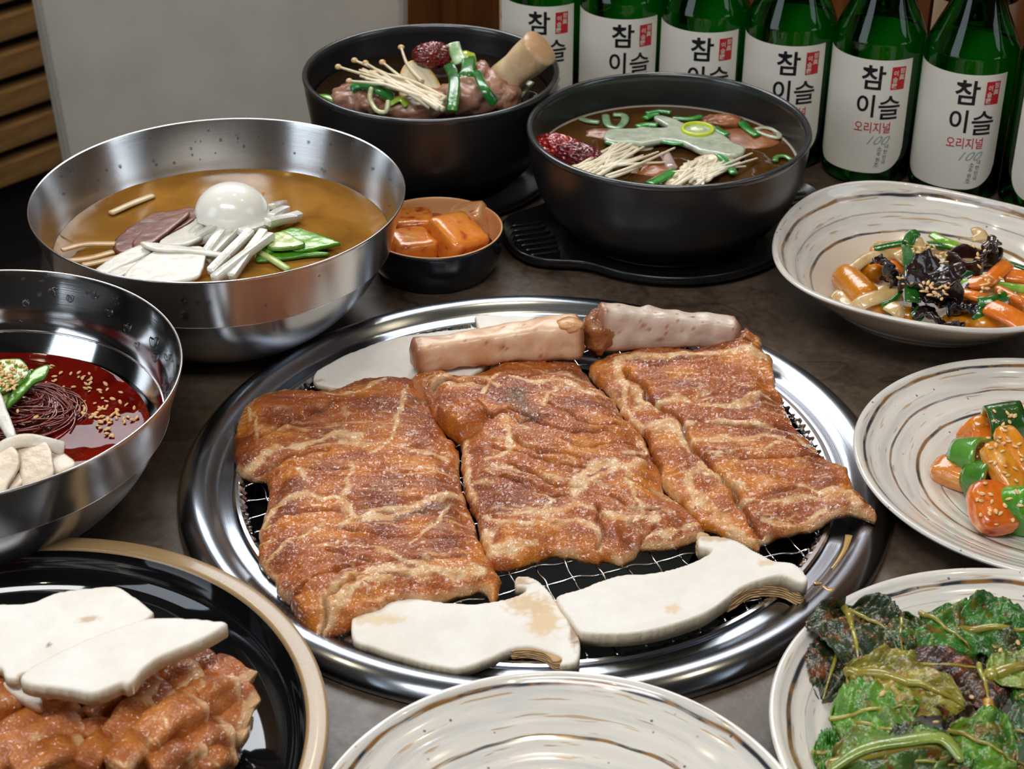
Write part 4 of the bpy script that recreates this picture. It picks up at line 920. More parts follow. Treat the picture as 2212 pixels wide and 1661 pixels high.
# clear soup
qb = crop(1120, 130, 3.352); hs = .0560
disc_liquid('clear_soup', CB, .0893, hs, 'soup', 'brown clear soup in the front black bowl')
V, F = lathe(CB, [(.0896, hs+.0002), (.0886, hs+.0014), (.0872, hs+.0006)], 120); mk('soup_foam_line', V, F, plain('foam', '#9C968A', .4), label='thin pale foam line round the clear soup', cat='foam')
for i, (x, y, rx, ry, lb) in enumerate([(960, 820, .020, .012, 'submerged brown meat at the front of the clear soup'), (1640, 590, .030, .022, 'submerged brown meat at the right of the clear soup'), (1480, 450, .016, .008, 'meat edge breaking the surface at the back of the soup'), (640, 560, .018, .010, 'dim brown meat at the left of the clear soup')]):
    lump('soup_meat', qb(x, y, hs-.0030 if i != 2 else hs), (rx, ry, .0055), '#A8683A', '#7E4622', amp=.25, freq=2.5, sub=4, seed=i, label=lb, cat='meat')
for x, y, r, s, lb in [(285, 650, (.0150, .0095, .0085), 1, 'bright red wrinkled jujube touching the left wall of the soup bowl'), (430, 705, (.0150, .0085, .0080), 2, 'darker purple-red jujube beside the enoki')]:
    lump('jujube', qb(x, y, hs+.002), r, '#C22A20' if s == 1 else '#8A1A2A', '#7A1010' if s == 1 else '#4A1020', 'wetfood', rt=(0, 0, -.45), amp=.34, freq=5, sub=5, ridge=True, seed=s, f=320, label=lb, cat='jujube')
for bi, (c0, c1, strands, lb) in enumerate([((500, 830), (840, 620), [(1130, 635), (1010, 665), (890, 770), (900, 690), (800, 560), (1060, 740)], 'left enoki clump with strands fanning right in the clear soup'), ((1200, 880), (1450, 720), [(1690, 675), (1725, 712), (1600, 740), (1640, 770), (1230, 730), (1120, 860)], 'right enoki clump behind the front rim of the clear soup')]):
    t = thing('enoki_bundle', lb, 'mushroom', qb(*c0, hs)); r_ = random.Random(20+bi)
    lum = [((c0[0]*(1-s)+c1[0]*s), (c0[1]*(1-s)+c1[1]*s)) for s in (0, .5, 1)]
    for x, y in lum:
        V, F = blob(qb(x, y, hs-.001), (.017, .0125, .0065), (0, 0, .6), amp=.25, freq=3.5, sub=4, seed=x, ridge=False); mk('enoki_root', V, F, M['food'], parent=t, col=colr(V, '#EFE3C6', '#D2BC92', 260))
    for i in range(26):
        tx, ty = strands[i % len(strands)] if i < len(strands) else (c1[0]+r_.uniform(-120, 130), c1[1]+r_.uniform(-70, 90))
        sx_, sy_ = c0[0]+r_.uniform(-110, 160), c0[1]+r_.uniform(-70, 50)
        V, F = bar([qb(sx_, sy_, hs+.004), qb((sx_+tx)/2, (sy_+ty)/2+r_.uniform(-20, 20), hs+.0065), qb(tx, ty, hs+.0022)], [.0015, .0011, .0008], k=6, n=4)
        mk('enoki_stem', V, F, M['food'], parent=t, col=colr(V, '#F4EEDC', '#E4D6B4', 90))
fo = [(615, 545), (640, 505), (710, 490), (830, 488), (900, 478), (1030, 485), (1080, 470), (1000, 425), (985, 400), (1040, 395), (1130, 418), (1220, 455), (1340, 440), (1420, 470), (1440, 510), (1500, 545), (1560, 590), (1640, 625), (1620, 670), (1530, 690), (1440, 670), (1320, 650), (1240, 612), (1160, 585), (1060, 575), (980, 585), (900, 600), (820, 590), (700, 590), (640, 575)]
plate_slab('egg_foam', [qb(x, y, hs+.0062) for x, y in fo], .0035, '#C9D2BE', '#A9B59E', 'wetfood', label='translucent white foam sheet floating on the clear soup', cat='foam', h=hs+.0062, f=200)
V, F = lathe(qb(1298, 497, hs+.007)[:2], smoothprof([(.0118, hs+.006), (.0115, hs+.0078), (.0095, hs+.0080), (.0088, hs+.006)], 3), 40); mk('onion_ring', V, F, plain('onion_yellow', '#C2D238', .3, coat=.4), label='yellow-green leek ring on the white foam', cat='leek')
lump('onion_core', qb(1298, 497, hs+.0062), (.0062, .0052, .0018), '#D6E8B0', '#B8CF88', 'wetfood', label='pale leek core inside the yellow-green ring', cat='leek', sub=3)
gi = 0
for pts, wdt, lb in [([(950, 895), (1040, 850), (1130, 800)], .0042, 'green onion strip at the front of the clear soup'), ([(1430, 670), (1490, 720), (1560, 820)], .0030, 'green onion strip crossing the right enoki clump'), ([(640, 590), (680, 600), (720, 610)], .0030, 'small green onion under the left foam edge'), ([(860, 480), (930, 465), (1000, 470)], .0034, 'green onion tucked behind the foam'), ([(1040, 585), (1120, 600), (1200, 600)], .0028, 'green onion below the foam middle'),
                      ([(1420, 490), (1470, 520), (1510, 540)], .0034, 'green onion at the right foam corner'), ([(1120, 420), (1240, 425), (1320, 405)], .0028, 'green onion behind the leek ring'), ([(1620, 450), (1660, 500), (1730, 545)], .0034, 'dark green onion near the right wall'), ([(1180, 520), (1100, 530), (1090, 545)], .0020, 'green fleck on the foam'), ([(1540, 640), (1560, 655), (1545, 670)], .0022, 'green fleck at the foam right end'), ([(1100, 380), (1020, 370), (930, 385)], .0026, 'green onion blade at the back'), ([(920, 420), (960, 400), (1010, 390)], .0030, 'folded green onion at the back')]:
    scal('green_onion', lambda x, y, h: qb(x, y, h), [(x, y, hs+(.0045 if gi < 7 else .003)) for x, y in pts], wdt, .0012, '#3FA03A', '#1E7A28', lb); gi += 1
for pts, lb in [([(450, 420), (500, 440), (580, 450)], 'pale green leaf floating at the back left'), ([(630, 400), (650, 470), (720, 490), (770, 440), (760, 400), (690, 395)], 'curled translucent leek ring at the back left')]:
    scal('leek_curl', lambda x, y, h: qb(x, y, h), [(x, y, hs+.001) for x, y in pts], .0030, .0012, '#8FAE86', '#5E8A5A', lb)
scal('onion_ring', qb, [(1720, 500, hs+.0015), (1790, 488, hs+.0015), (1880, 520, hs+.0015), (1880, 560, hs+.0015), (1800, 545, hs+.0015), (1725, 515, hs+.0015)], .0022, .0010, '#C9CDB4', '#A8AE90', 'white onion ring by the right wall of the soup')
scal('leek_ring', qb, [(1860, 730, hs+.0015), (1870, 700, hs+.0018), (1930, 695, hs+.0018), (1975, 720, hs+.0015)], .0022, .0010, '#5E9A3A', '#3A7A2A', 'green leek ring at the right rim of the soup')
strip('rice_cake', [qb(1060, 680, hs+.001), qb(1110, 780, hs+.001)], .0042, .0022, '#C9B4AE', '#A88E86', 'wetfood', label='small pinkish slice between the enoki clumps', cat='rice cake')
# radish kimchi dish
CD = np.array([-.0512, 1.0446]); t = thing('side_dish', 'small round dish, black outside and peach inside, holding radish kimchi', 'dish', (CD[0], CD[1], T)); o = (CD[0], CD[1], T)
mk('dish_outside', *lathe(CD, smoothprof([(.001, .0004), (.034, .0004), (.039, .003), (.0435, .012), (.0455, .026), (.0458, .0295), (.0450, .0305)], 4), 96), M['dishblack'], parent=t, org=o)
mk('dish_inside', *lathe(CD, smoothprof([(.0450, .0305), (.0438, .0298), (.0425, .018), (.038, .007), (.030, .0040), (.001, .0040)], 4), 96), M['dishtan'], parent=t, org=o)
q6 = crop(820, 400, 2.514)
for x, y, h, r, rt, s, lb in [(415, 290, .0215, (.0150, .0150, .0095), (.35, .15, .75), 1, 'largest orange radish kimchi cube in the small dish'), (175, 345, .0185, (.0130, .0120, .0095), (.1, .1, .5), 2, 'orange radish kimchi cube at the front left of the dish'), (190, 235, .0195, (.0115, .0120, .0100), (0, 0, .1), 3, 'radish kimchi cube against the left wall of the dish'), (490, 205, .0190, (.0120, .0090, .0110), (.2, -.3, -.3), 4, 'pale peach radish kimchi cube at the back of the dish'), (300, 240, .0120, (.0100, .0100, .0070), (0, 0, .8), 5, 'deep red radish kimchi cube sunk between the others')]:
    V, F = blob(q6(x, y, h), tuple(k*1.1 for k in r), rt, amp=.05, freq=2, sub=4, sq=8, seed=s); n = len(V)
    a_, b_ = {4: ('#EDB98A', '#E09A5E'), 5: ('#A83A14', '#6E1E0A')}.get(s, ('#F48A24', '#F2A04C')); c = colr(V, a_, b_, 90, s); c = mixc(c, rc('#B3280C', n), sstep(.28, .5, fbm(V*190+s, 3))*.85)
    mk('radish_kimchi', V, F, M['wetfood'], col=c, label=lb, cat='kimchi')
disc_liquid('kimchi_juice', CD, .0405, .0120, 'redsauce', 'thin red juice in the radish kimchi dish', 'sauce')

# ------------------------------------------------------------------ striped ceramic plates
def plate(c, label, R, H, rings, wav=0., deep=0., tone='#DEDAD2', well=.62, seed=0):
    t = thing('striped_plate', label, 'plate', (c[0], c[1], T)); o = (c[0], c[1], T)
    def wob(Rr, Z, a):
        s = Rr/R
        m_ = 1+wav*(np.sin(2*a+.9+seed)*.5+np.sin(3*a+2.1*seed)*.5)*s**3
        return Rr*m_, Z+H*wav*2.2*(np.sin(3*a+.6+seed))*s**4*(Z > .01)
    k = R; dp = .0045
    out = [(.001, .001), (.40*k, .001), (.42*k, 0), (.45*k, .0008), (.47*k, .003), (.72*k, H*.42), (.92*k, H*.80), (.985*k, H-.0035)]
    inn = [(.985*k, H-.0035), (k, H-.0015), (.994*k, H-.0002), (.982*k, H), (.965*k, H-.0006), (.93*k, H*.86), (.80*k, H*.55+.0015), (well*k, .0085), (well*k*.8, .0062), (.3*k, .0052), (.001, .0050)]
    m_ = ceramic('striped_glaze', R, rings, tone)
    mo = M.setdefault('glaze_out', plain('cream_glaze', '#D8CDBE', .2, coat=.7, crough=.05, var=.05, vscale=20))
    mk('plate_underside', *lathe(c, smoothprof(out, 4), 144, wob=wob), mo, parent=t, org=o)
    body = mk('plate_face', *lathe(c, smoothprof(inn, 5), 180, wob=wob), m_, parent=t, org=o)
    return t, body
CP1, CP2, CP3, CP4 = np.array([.2660, .9850]), np.array([.2911, .7827]), np.array([.2292, .5716]), np.array([.0194, .5056])
RG = [(.945, .0009, 1.), (.80, .0007, .85), (.66, .0009, .95), (.545, .0005, .6)]
_, PB1 = plate(CP1, 'wavy-edged striped bowl plate of stir-fried vegetables by the bottles', .1010, .0440, [(.93, .0009, 1.), (.84, .0004, .5), (.74, .0008, .95), (.62, .0007, .9), (.50, .0004, .4)], wav=.035, well=.60, seed=1)
_, PB2 = plate(CP2, 'striped plate of peppers and radish at the right edge', .1058, .0240, RG, well=.60)
_, PB3 = plate(CP3, 'striped plate of seasoned green leaves at the lower right', .1160, .0245, [(.93, .0011, 1.), (.86, .0004, .4), (.70, .0007, .8), (.60, .0006, .6)], well=.60)
_, PB4 = plate(CP4, 'striped plate at the bottom centre with only golden sauce in view', .1060, .0245, [(.945, .0010, 1.), (.72, .0009, .95), (.55, .0008, .8)], well=.60)
disc_liquid('golden_sauce', CP4, .0460, .0085, 'clearoil', 'thin golden sauce in the bottom centre plate', 'sauce')

# stir-fried rice cakes and vegetables
q5 = crop(1640, 380, 3.867)
def put(nm, q, pts, wd, ht, ca, cb, lb, cat, m='wetfood', **kw): return strip(nm, [q(*p) for p in pts], wd, ht, ca, cb, m, label=lb, cat=cat, **kw)
RCc = ('#E0941E', '#C87A10')
for i, (a, b, r, lb) in enumerate([((720, 850, .020), (900, 1030, .020), .0105, 'rice cake with a cut end at the left of the stir fry'), ((850, 790, .019), (990, 800, .022), .0095, 'rice cake behind the left-hand one'), ((900, 1090, .021), (1010, 1110, .021), .0098, 'rice cake at the front left of the stir fry'), ((1130, 1170, .018), (1260, 1190, .018), .0080, 'darker rice cake at the front rim'),
                       ((1600, 1270, .018), (1760, 1180, .022), .0100, 'front middle rice cake of the stir fry'), ((1840, 1260, .022), (2110, 1220, .022), .0105, 'largest rice cake at the front right'), ((2180, 1130, .024), (2300, 1060, .024), .0110, 'rice cake cut by the right edge'), ((1000, 640, .022), (1150, 630, .022), .0080, 'rice cake at the back left under the chives')]):
    put('rice_cake', q5, [a, b], r*.93, r*.93, *RCc, lb, 'rice cake', capr=.7, k=18, n=8, f=80, amp=.0003)
ON = ('#DFC492', '#C7A468')
for pts, w_, lb in [([(780, 780, .028), (880, 700, .030), (1000, 660, .031), (1180, 655, .030)], .0040, 'long translucent onion arc at the upper left'), ([(900, 920, .024), (1020, 960, .026), (1180, 940, .027)], .0048, 'pale onion piece between the left rice cakes'), ([(790, 1130, .024), (860, 1060, .030), (1000, 1010, .032), (1180, 990, .030)], .0050, 'broad onion arc over the front rice cake'),
                    ([(640, 1040, .016), (680, 1000, .018), (760, 1090, .018), (840, 1140, .020)], .0050, 'onion piece lying at the far left of the food'), ([(1080, 1080, .030), (1150, 1120, .030), (1200, 1170, .026)], .0050, 'small onion square beside the dangling chive'), ([(1160, 700, .034), (1240, 660, .036), (1380, 640, .036), (1400, 720, .034)], .0060, 'glassy onion layers under the sesame'), ([(1400, 600, .034), (1500, 600, .036), (1640, 680, .034)], .0055, 'onion petal behind the wood ear'),
                    ([(1270, 600, .036), (1310, 530, .040), (1340, 600, .037)], .0040, 'upright onion tip at the back'), ([(1800, 500, .042), (1830, 490, .043), (1850, 540, .041)], .0060, 'thin onion slice beside the curled wood ear'), ([(1700, 720, .036), (1960, 700, .036), (2080, 780, .034)], .0050, 'onion strip running to the right edge'), ([(1680, 920, .031), (1850, 950, .032), (2100, 960, .031), (2240, 990, .03)], .0060, 'reddish onion band under the carrots'), ([(1040, 1180, .018), (1120, 1210, .018), (1270, 1230, .018)], .0045, 'onion end at the front rim')]:
    put('onion_piece', q5, pts, w_, .0012, *ON, lb, 'onion', up=(0, -.5, .9))
CR = ('#F08A28', '#DE6C10')
for pts, w_, lb in [([(960, 720, .028), (1070, 740, .030), (1230, 790, .028)], .0038, 'carrot strip at the left behind the dark mushroom'), ([(950, 640, .024), (1080, 630, .025), (1170, 640, .024)], .0038, 'carrot end below the back chive'), ([(1740, 900, .036), (1900, 880, .040), (2010, 790, .042), (2070, 740, .042)], .0048, 'large curved carrot stick at the right'), ([(2060, 830, .038), (2150, 840, .038), (2300, 860, .037)], .0050, 'carrot piece cut by the right edge'), ([(1680, 975, .036), (1780, 1000, .037), (1900, 1030, .036)], .0034, 'thin carrot stick in the middle right'), ([(1920, 1090, .037), (2060, 1150, .037), (2230, 1250, .034)], .0068, 'broad carrot stick at the lower right'), ([(1990, 940, .037), (2100, 1000, .037), (2200, 1060, .036)], .0026, 'short thin carrot stick near the right edge'), ([(1660, 640, .036), (1665, 700, .036)], .0022, 'tiny carrot end behind the dark mushroom'), ([(1700, 1010, .030), (1850, 1040, .030)], .0040, 'red-orange carrot below the thin stick')]:
    put('carrot_stick', q5, pts, w_, .0022, *CR, lb, 'carrot', sq=4, k=12, up=(0, -.4, .9))
CH = ('#2F7A22', '#185A12')
for pts, w_, c_, lb in [([(965, 605, .034), (1080, 580, .036), (1230, 555, .038)], .0024, CH, 'chive at the back left'), ([(1240, 560, .040), (1280, 490, .044), (1310, 520, .042)], .0040, CH, 'pointed chive tip standing at the back'), ([(1250, 590, .042), (1275, 800, .045), (1285, 1050, .036)], .0052, ('#22701E', '#0E4E12'), 'wide dark chive hanging down over the middle'), ([(1440, 485, .042), (1540, 545, .042), (1690, 600, .040)], .0030, ('#8CC034', '#5E9A22'), 'light green chive at the back'), ([(1400, 570, .040), (1520, 580, .040), (1680, 615, .038)], .0022, CH, 'dark chive behind the light green one'),
                        ([(1620, 860, .036), (1740, 895, .037), (1950, 905, .038), (2240, 950, .036)], .0026, ('#9CC94C', '#6EA434'), 'pale green chive stem across the right side'), ([(1190, 960, .034), (1110, 1040, .032), (1035, 1075, .030), (1110, 1165, .026)], .0014, CH, 'thin bent chive at the front left'), ([(1830, 1050, .038), (1960, 1040, .040), (2070, 1000, .040)], .0034, CH, 'dark chive piece over the right carrots'), ([(1890, 1090, .034), (1850, 1150, .032), (1800, 1205, .028)], .0032, ('#3A7A22', '#1E5A14'), 'chive end pointing down at the front'), ([(2000, 700, .036), (2100, 730, .036), (2240, 780, .035)], .0016, CH, 'chive near the right edge'), ([(1360, 1110, .030), (1330, 1160, .028), (1290, 1190, .026)], .0040, CH, 'chive under the front wood ear'), ([(1610, 780, .036), (1700, 840, .038), (1790, 850, .037)], .0050, ('#174A1A', '#0E3812'), 'dark chive between the two mushrooms')]:
    put('chive', q5, pts, w_, .0008, *c_, lb, 'chive', up=(0, -.7, .7))
def wood_ear(cx, cy, h, rx, ry, seed, lb, cup=.008, up=.5, tone=('#33201E', '#1A1012')):
    n = 34; u = np.linspace(-1, 1, n); A, B = np.meshgrid(u, u, indexing='ij')
    rr = np.sqrt(A*A/2+B*B/2); X = A*np.sqrt(1-B*B/2); Y = B*np.sqrt(1-A*A/2)
    pts = np.stack([X.ravel(), Y.ravel(), np.full(n*n, seed*1.3)], -1)
    f1_ = fbm(pts*1.6, 3).reshape(n, n); f2_ = fbm(pts*3.2+9, 3).reshape(n, n); rad = (X*X+Y*Y)
    edge = .0045*rad*np.sin(np.arctan2(Y, X)*5+seed*2+3*f1_)
    Z = cup*(rad-.5)*f1_*1.9+.0026*f2_+edge*.6
    G = np.stack([X*rx*(1+.25*f1_), Y*ry*(1+.2*f2_), Z], -1)@rot(up, 0, seed*.7).T+q5(cx, cy, h)
    V, F = sheet(G, .0011); return mk('wood_ear', V, F, M['wetfood'], col=colr(V, tone[0], tone[1], 150, seed), label=lb, cat='mushroom')
wood_ear(1480, 860, .041, .024, .019, 1, 'large dark wood ear mushroom in the middle, dotted with sesame', .012)
wood_ear(1430, 960, .038, .021, .014, 4, 'lower fold of dark wood ear in front of the large one', .012)
wood_ear(1080, 790, .036, .014, .011, 2, 'small black wood ear at the left of the stir fry', .014, .9, ('#1A1416', '#0C0A0E'))
wood_ear(1480, 1190, .028, .022, .010, 3, 'black wood ear at the front rim', .010, .5, ('#2A1A1C', '#120C10'))
wood_ear(1740, 1105, .032, .014, .006, 5, 'narrow blue-black wood ear under the carrots', .008, .4, ('#1C1C26', '#10101A'))
wood_ear(1860, 700, .040, .012, .017, 6, 'brown lower part of the curled wood ear', .010, 1.1, ('#3E2420', '#22140F'))
a = np.linspace(-.4, 4.9, 26); G = np.array([[q5(1800, 690, .042)+np.array([(.0165+.002*s)*math.cos(t)*(1+.1*math.sin(3*t)), .009*math.sin(t), .004-.016*s+.002*math.sin(4*t)]) for s in np.linspace(0, 1, 8)] for t in a])
V, F = sheet(G, .0012); mk('wood_ear', V, F, M['wetfood'], col=colr(V, '#452820', '#26140F', 150), label='brown wood ear curled into a cup at the upper right of the food', cat='mushroom')
put('mushroom_stalk', q5, [(1880, 600, .048), (1930, 560, .050), (1945, 510, .053)], .0030, .0020, '#4A2E26', '#2A1A16', 'short brown mushroom stalk sticking up', 'mushroom')
rs_ = random.Random(12)
sp1 = []
for poly, n_, h_ in [([(1190, 590), (1420, 560), (1600, 660), (1560, 760), (1350, 740), (1250, 690)], 34, .042), ([(1320, 850), (1480, 880), (1640, 880), (1640, 960), (1480, 1060), (1340, 1000)], 26, .046), ([(1130, 840), (1330, 860), (1350, 890), (1200, 910)], 8, .042), ([(1740, 560), (1880, 580), (1940, 680), (1840, 790), (1760, 700)], 8, .048), ([(1780, 840), (2150, 820), (2160, 1060), (1840, 980)], 14, .044)]:
    sp1 += scatter(q5, poly, n_, h_, .002, rs_)
seeds(sp1, 'toasted sesame seed on the stir-fried vegetables', 'sesame on the stir fry', .0019)

# peppers and radish in red sauce
qp = crop(1800, 760, 3.534)
def chunk(q, cx, cy, h, r, rt, seed, lb, ca='#F0932A', cb='#D86A12', sq=3.4, amp=.10, nm='radish_piece', cat='radish'):
    V, F = blob(q(cx, cy, h), r, rt, amp=amp, freq=2.2, sub=4, sq=sq, seed=seed); n = len(V); c = colr(V, ca, cb, 110, seed)
    c = mixc(c, rc('#A83208', n), sstep(.25, .55, fbm(V*170+seed*2, 3))*.7); c = mixc(c, rc('#F2D29A', n), sstep(.3, .55, fbm(V*120-seed, 2))*.6)
    return mk(nm, V, F, M['wetfood'], col=c, label=lb, cat=cat)
chunk(qp, 1110, 590, .020, (.0115, .0060, .0110), (.5, .2, .6), 1, 'orange radish piece behind the top pepper')
chunk(qp, 930, 930, .013, (.0130, .0085, .0065), (.2, 0, -.6), 2, 'orange and white radish piece at the far left of the pile', '#E9A04A', '#D06A18')
chunk(qp, 1220, 640, .022, (.0130, .0080, .0050), (.3, 0, .1), 3, 'radish sliver under the sesame at the pile top')
chunk(qp, 1300, 910, .026, (.0075, .0165, .0060), (.5, 0, .45), 4, 'long yellow radish stick in the middle of the pile', '#F2A838', '#E08A1A')
chunk(qp, 1400, 780, .028, (.0070, .0180, .0060), (.4, 0, .35), 5, 'radish stick to the right of the long yellow one', '#F0A030', '#D87A14')
chunk(qp, 1215, 1190, .020, (.0125, .0150, .0075), (.35, .1, .15), 6, 'glossy red-orange radish block at the front of the pile', '#E6791E', '#C8520E')
chunk(qp, 1470, 560, .022, (.0100, .0120, .0100), (0, 0, .3), 7, 'radish piece cut by the right edge behind the pepper')
def pepper_ring(q, cx, cy, h, r, ln, rt, lb, ca='#4F9A2A', cb='#1F5A1A', arc=(0, 6.28)):
    nA, nB = 40, 7; R_ = rot(*rt); p0 = q(cx, cy, h); G = np.zeros((nA, nB, 3))
    for i, t in enumerate(np.linspace(arc[0], arc[1], nA)):
        for j, s in enumerate(np.linspace(-1, 1, nB)):
            rr_ = r*(1+.07*math.sin(3*t+cx)+.03*math.sin(5*t))*(1-.04*s*s); G[i, j] = p0+R_@np.array([rr_*math.cos(t), rr_*math.sin(t)*.9, s*ln])
    V, F = sheet(G, .0028); n = len(V); c = colr(V, ca, cb, 90, cx); h_ = n//2
    rad = np.linalg.norm((V-p0)@R_*np.array([1, 1.11, 0]), axis=1); c = mixc(c, rc('#C9A24A', n), sstep(.0, -.0012, rad-r)*.8)
    return mk('pepper_ring', V, F, M['wetfood'], col=c, label=lb, cat='pepper')
pepper_ring(qp, 1300, 545, .030, .0098, .0098, (0, 1.45, .10), 'dark green pepper segment on top of the pile, sprinkled with sesame', '#2F6A22', '#123F14')
pepper_ring(qp, 1070, 810, .020, .0112, .0085, (1.1, 0, .75), 'green pepper ring seen end-on at the left of the pile', '#6AAE42', '#3A7A24')
pepper_ring(qp, 1170, 980, .016, .0115, .0080, (1.1, 0, .7), 'green pepper ring lying behind the front radish block', '#55982E', '#2A6A1C')
pepper_ring(qp, 1290, 720, .022, .0070, .0050, (.7, .5, .1), 'small green pepper piece in the pile centre', '#3F8426', '#215A18')
pepper_ring(qp, 1430, 1200, .018, .0130, .0100, (.8, .9, .2), 'bright green pepper segment at the right edge', '#5EA82A', '#3A861C')
chunk(qp, 1130, 850, .018, (.0060, .0080, .0040), (1., 0, .4), 9, 'seedy core inside the left pepper ring', '#C9842A', '#A85A18', sq=2)
rp_ = random.Random(15)
seeds([on_surface([o for o in COL.objects if o.name.startswith(('pepper_ring', 'radish_piece'))], 1800+x/3.534, 760+y/3.534, .02)+np.array([0, 0, .0006]) for x, y in
       [(1225, 535), (1330, 475), (1355, 495), (1345, 540), (1295, 560), (1310, 580), (1310, 610), (1385, 495), (1230, 460), (1180, 665), (1200, 740), (1240, 720), (1270, 690), (1300, 705), (1335, 670), (1340, 690), (1270, 660), (1205, 845), (1235, 855), (1290, 765), (1315, 880), (1310, 930), (1335, 950), (1395, 990), (1390, 900), (1435, 800), (1420, 710), (1390, 730), (1160, 1010), (1200, 1095), (1135, 1090), (1130, 1145), (1210, 1150), (1100, 1135), (1190, 1240), (1240, 1225), (1245, 1325), (1275, 1240), (1125, 1250), (1340, 1130), (1310, 1180), (1425, 1180), (1370, 1290), (1400, 1075), (1440, 830), (1150, 710)]],
      'sesame seed on the peppers and radish', 'sesame on the peppers', .0019)

# seasoned leaves
q7 = crop(1640, 1200, 3.603)
def leaf(base, tip, w_, h0, h1, lb, ca, cb, seed=0, curl=.25, fold=.3, roll=0., serr=.07, nv=5, vein='#A8A23A', lobes=0., parent_h=None, vw=.0009):
    """leaf from pixel base to pixel tip; w_ half width in m"""
    a, b = q7(*base, h0), q7(*tip, h1); L = np.linalg.norm(b-a); ex = (b-a)/L
    ez = np.array([0, -.25, 1.]); ey = np.cross(ez, ex); ey /= np.linalg.norm(ey); ez = np.cross(ex, ey)
    ey, ez = ey*math.cos(roll)+ez*math.sin(roll), ez*math.cos(roll)-ey*math.sin(roll)
    n, m = 46, 33; s = np.linspace(0, 1, n)[:, None]; v = np.linspace(-1, 1, m)[None]
    prof = (np.sin(np.pi*np.clip(s, 0, 1)**.75)**.75)*(1+lobes*np.sin(s*9))
    saw = 1+serr*(np.abs(((s*13) % 1)-.5)*2-.5)
    wy = w_*prof*saw
    Z = curl*w_*(-(v**2))*prof+fold*w_*np.abs(v)*prof*.6
    nz = fbm(np.stack([np.repeat(s*4, m, 1).ravel(), np.repeat(v*2, n, 0).ravel(), np.full(n*m, seed*2.7)], -1), 3).reshape(n, m)
    Z = Z+w_*.62*nz*np.abs(v)**.5+w_*.10*np.abs(np.sin(s*7+3*v+seed))+L*.10*np.sin(np.pi*s)
    vs = np.abs(((s-np.abs(v)*.22)*nv*1.0) % 1-.5)*2      # side veins
    Z = Z+.0011*sstep(.70, 1., vs)-.0010*sstep(.85, 1, 1-vs)*.3
    G = a+ex*(s*L)[..., None]+ey*(wy*v)[..., None]+ez*Z[..., None]
    V, F = sheet(G, .0006); N = len(V)
    vm = np.concatenate([(sstep(.90, 1., vs)*(np.abs(v) < .92)*(s > .03)).ravel()]*2)
    c = colr(V, ca, cb, 130, seed, 1.1)
    c = mixc(c, rc('#12240F', N), sstep(.1, .5, fbm(V*75+seed, 2))*.5)
    c = mixc(c, rc(vein, N), vm*.75)
    c = mixc(c, rc('#8A1C0C', N), sstep(.36, .5, fbm(V*620+seed, 2))*.85)
    c = mixc(c, rc('#A8541A', N), sstep(.2, .5, fbm(V*140+seed*3, 2))*.45)
    t = thing('seasoned_leaf', lb, 'leaf', a)
    mk('blade', V, F, M['leaf'], parent=t, col=c)
    mid = G[:, m//2]+ez*.0009
    V, F = bar(mid[::4], [vw*1.5, vw, vw*.4], k=8, n=3); mk('midrib', V, F, M['wetfood'], parent=t, col=colr(V, '#A9A844', '#8E7A2A', 120))
    return t
GD = ('#2A5218', '#12300A'); GM = ('#3A8420', '#1A5A10'); GB = ('#6EA62C', '#368018')
